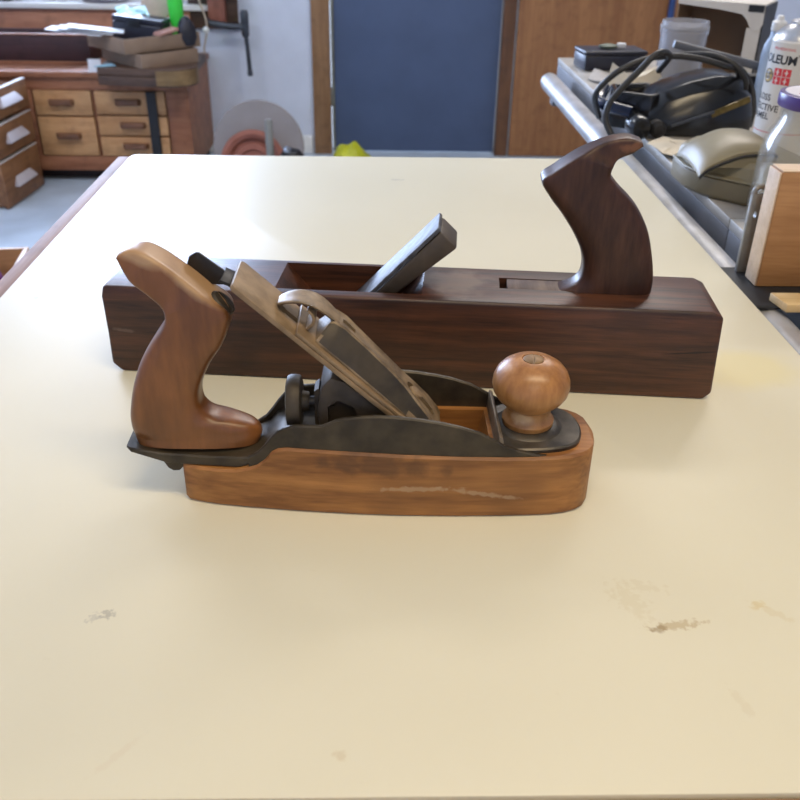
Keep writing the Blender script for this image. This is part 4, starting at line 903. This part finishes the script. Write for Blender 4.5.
cord([(0.455, 1.35, 1.000), (0.498, 1.34, 0.999), (0.530, 1.335, 0.985), (0.548, 1.33, 0.962), (0.553, 1.32, 0.935), (0.551, 1.315, 0.908)], 0.0040)

# the rest of the clutter
M_cream = mat('cream_paper', (0.66, 0.58, 0.44), 0.7, noise=0.12)
def crumple(name, label, pts, th_, m=M_cream, cat='paper'):
    bm = bmesh.new(); V_ = [bm.verts.new(p) for p in pts]
    c_ = bm.verts.new(tuple(sum(p[i] for p in pts)/len(pts)+(0.004 if i == 2 else 0) for i in range(3)))
    for i in range(len(V_)): bm.faces.new((V_[i], V_[(i+1) % len(V_)], c_))
    bmesh.ops.subdivide_edges(bm, edges=bm.edges[:], cuts=2)
    for v in bm.verts: v.co.z += 0.0022*abs(math.sin(v.co.x*400+v.co.y*170))
    bmesh.ops.solidify(bm, geom=bm.faces[:], thickness=th_)
    return tag(put(name, bm, m, None, 25), label, cat)
crumple('paper_scrap', 'crumpled cream paper in front of the dark box, under the cord loop', [(0.405, 1.62, 0.905), (0.408, 1.60, 0.945), (0.430, 1.585, 0.926), (0.505, 1.60, 0.950), (0.512, 1.60, 0.943), (0.455, 1.55, 0.905), (0.415, 1.50, 0.9045), (0.385, 1.46, 0.904)], 0.001)
crumple('paper_scrap', 'cream paper scrap between the black power tool and the beige appliance', [(0.372, 1.215, 0.906), (0.40, 1.235, 0.91), (0.44, 1.21, 0.908), (0.435, 1.165, 0.906), (0.395, 1.14, 0.905), (0.378, 1.16, 0.907)], 0.001)
crumple('plastic_film', 'crinkled grey plastic film at the far saw table corner', [(0.392, 1.70, 0.9045), (0.42, 1.78, 0.909), (0.45, 1.74, 0.9045), (0.42, 1.64, 0.907)], 0.0008, mat('crinkled_film', (0.50, 0.47, 0.44), 0.3, noise=0.2), 'film')
db = thing('dark_box', 'flat navy black box at the far end of the saw table', 'box', (0.405, 1.80, TZ), 0.10)
bxo('body', 0, 0.125, 0, 0.075, 0, 0.028, M_case2, db, 0.003); bxo('lid', -0.001, 0.126, -0.001, 0.076, 0.0285, 0.036, M_case2, db, 0.003)
M_sage = mat('sage_plastic', (0.14, 0.17, 0.13), 0.5, noise=0.3)
bm = bmesh.new(); lathe(bm, [(0.006, 0), (0.012, 0.002), (0.013, 0.006), (0.006, 0.009), (0.001, 0.0095)], 16)
for v in bm.verts: v.co.x *= 1.5
o = put('green_knob', bm, M_sage); o.location = (0.455, 1.835, TZ+0.0365); tag(o, 'small grey-green piece on the flat dark box', 'piece')
bm = bmesh.new(); prism(bm, [(-0.010, -0.005), (0.008, -0.007), (0.012, 0.004), (-0.002, 0.009)], 0, 0.009, 'xy'); bevel(bm, 0.0015, 2)
o = put('white_chip', bm, M_paper); o.location = (0.482, 1.845, TZ+0.0365); tag(o, 'small white chip on the flat dark box', 'piece')
# translucent tub
M_tub = glassy('milky_plastic', (0.88, 0.89, 0.91), 0.0, 0.25, (0.62, 0.61, 0.62), 0.34, 1.3, 0.5)
tb = thing('plastic_tub', 'milky clear plastic tub behind the cord of the power tool', 'tub', (0.524, 1.60, TZ+0.0))
bm = bmesh.new(); po = [(0.002, 0), (0.036, 0), (0.038, 0.003), (0.0385, 0.09), (0.0405, 0.094), (0.0405, 0.098), (0.0385, 0.100), (0.0385, 0.112), (0.0365, 0.112), (0.0365, 0.09), (0.036, 0.005), (0.002, 0.003)]
po = [(a, b*1.045) for a, b in po]
lathe(bm, po, 40); put('tub_wall', bm, M_tub, tb)
bm = bmesh.new(); lathe(bm, [(0.0390, 0.1052), (0.0410, 0.1055), (0.0410, 0.1095), (0.0390, 0.1100)], 40); put('rim', bm, M_tub, tb)
# open carton lying on its side behind the tub
M_carton = mat('brown_carton_inside', (0.25, 0.155, 0.09), 0.75, noise=0.15, nscale=14)
M_cartonw = mat('white_carton_print', (0.62, 0.58, 0.52), 0.6, noise=0.06)
ct_ = thing('open_carton', 'open carton on its side, brown inside with white flap', 'carton', (0.628, 1.735, TZ), math.radians(-33))
W_, H_, D_ = 0.155, 0.131, 0.10
bxo('carton_wall', -W_/2, W_/2, D_-0.003, D_, 0, H_, M_carton, ct_)
bxo('carton_wall', -W_/2, W_/2, 0, D_-0.0031, 0, 0.003, M_carton, ct_)
bxo('carton_wall', -W_/2, W_/2, 0, D_, H_+0.0001, H_+0.003, M_cartonw, ct_, label='white printed top of the carton')
for s in (-1, 1): bxo('carton_wall', s*W_/2-0.0015, s*W_/2+0.0015, 0, D_, 0, H_, M_carton if s < 0 else M_black, ct_)
bm = bmesh.new(); fl = [(-0.078, H_+0.002), (0.078, H_+0.002), (0.079, 0.101), (0.074, 0.091), (0.066, 0.089), (0.058, 0.094), (0.050, 0.107), (0.040, 0.116), (0.0, 0.121), (-0.078, 0.126)]
prism(bm, fl, -0.003, -0.0012); put('flap', bm, M_cartonw, ct_, 0, label='white torn flap')
bxo('flap', 0.052, 0.0765, -0.0012, -0.0002, 0.0, 0.094, M_cartonw, ct_, label='white side flap')
bxo('print_patch', 0.050, 0.077, -0.0042, -0.0031, 0.121, 0.1325, M_black, ct_, label='black printed corner')
# grey bar and dark rods behind the tool
M_slate = mat('slate_grey_metal', (0.13, 0.135, 0.15), 0.45, 0.4, noise=0.2)
bm = bmesh.new(); box(bm, -0.085, 0.085, -0.008, 0.008, 0, 0.012); bevel(bm, 0.0015, 2)
o = put('steel_bar', bm, M_slate); o.location = (0.560, 1.495, 0.972); o.rotation_euler = (0, 0.21, -0.12)
tag(o, 'grey metal bar resting behind the power tool, left of the aerosol can', 'bar')
bm = bmesh.new(); box(bm, -0.02, 0.07, -0.02, 0.02, 0, 0.048); bevel(bm, 0.004, 2)
o = put('black_block', bm, M_matblk); o.location = (0.60, 1.50, TZ); tag(o, 'black rubber block under the grey metal bar', 'block')
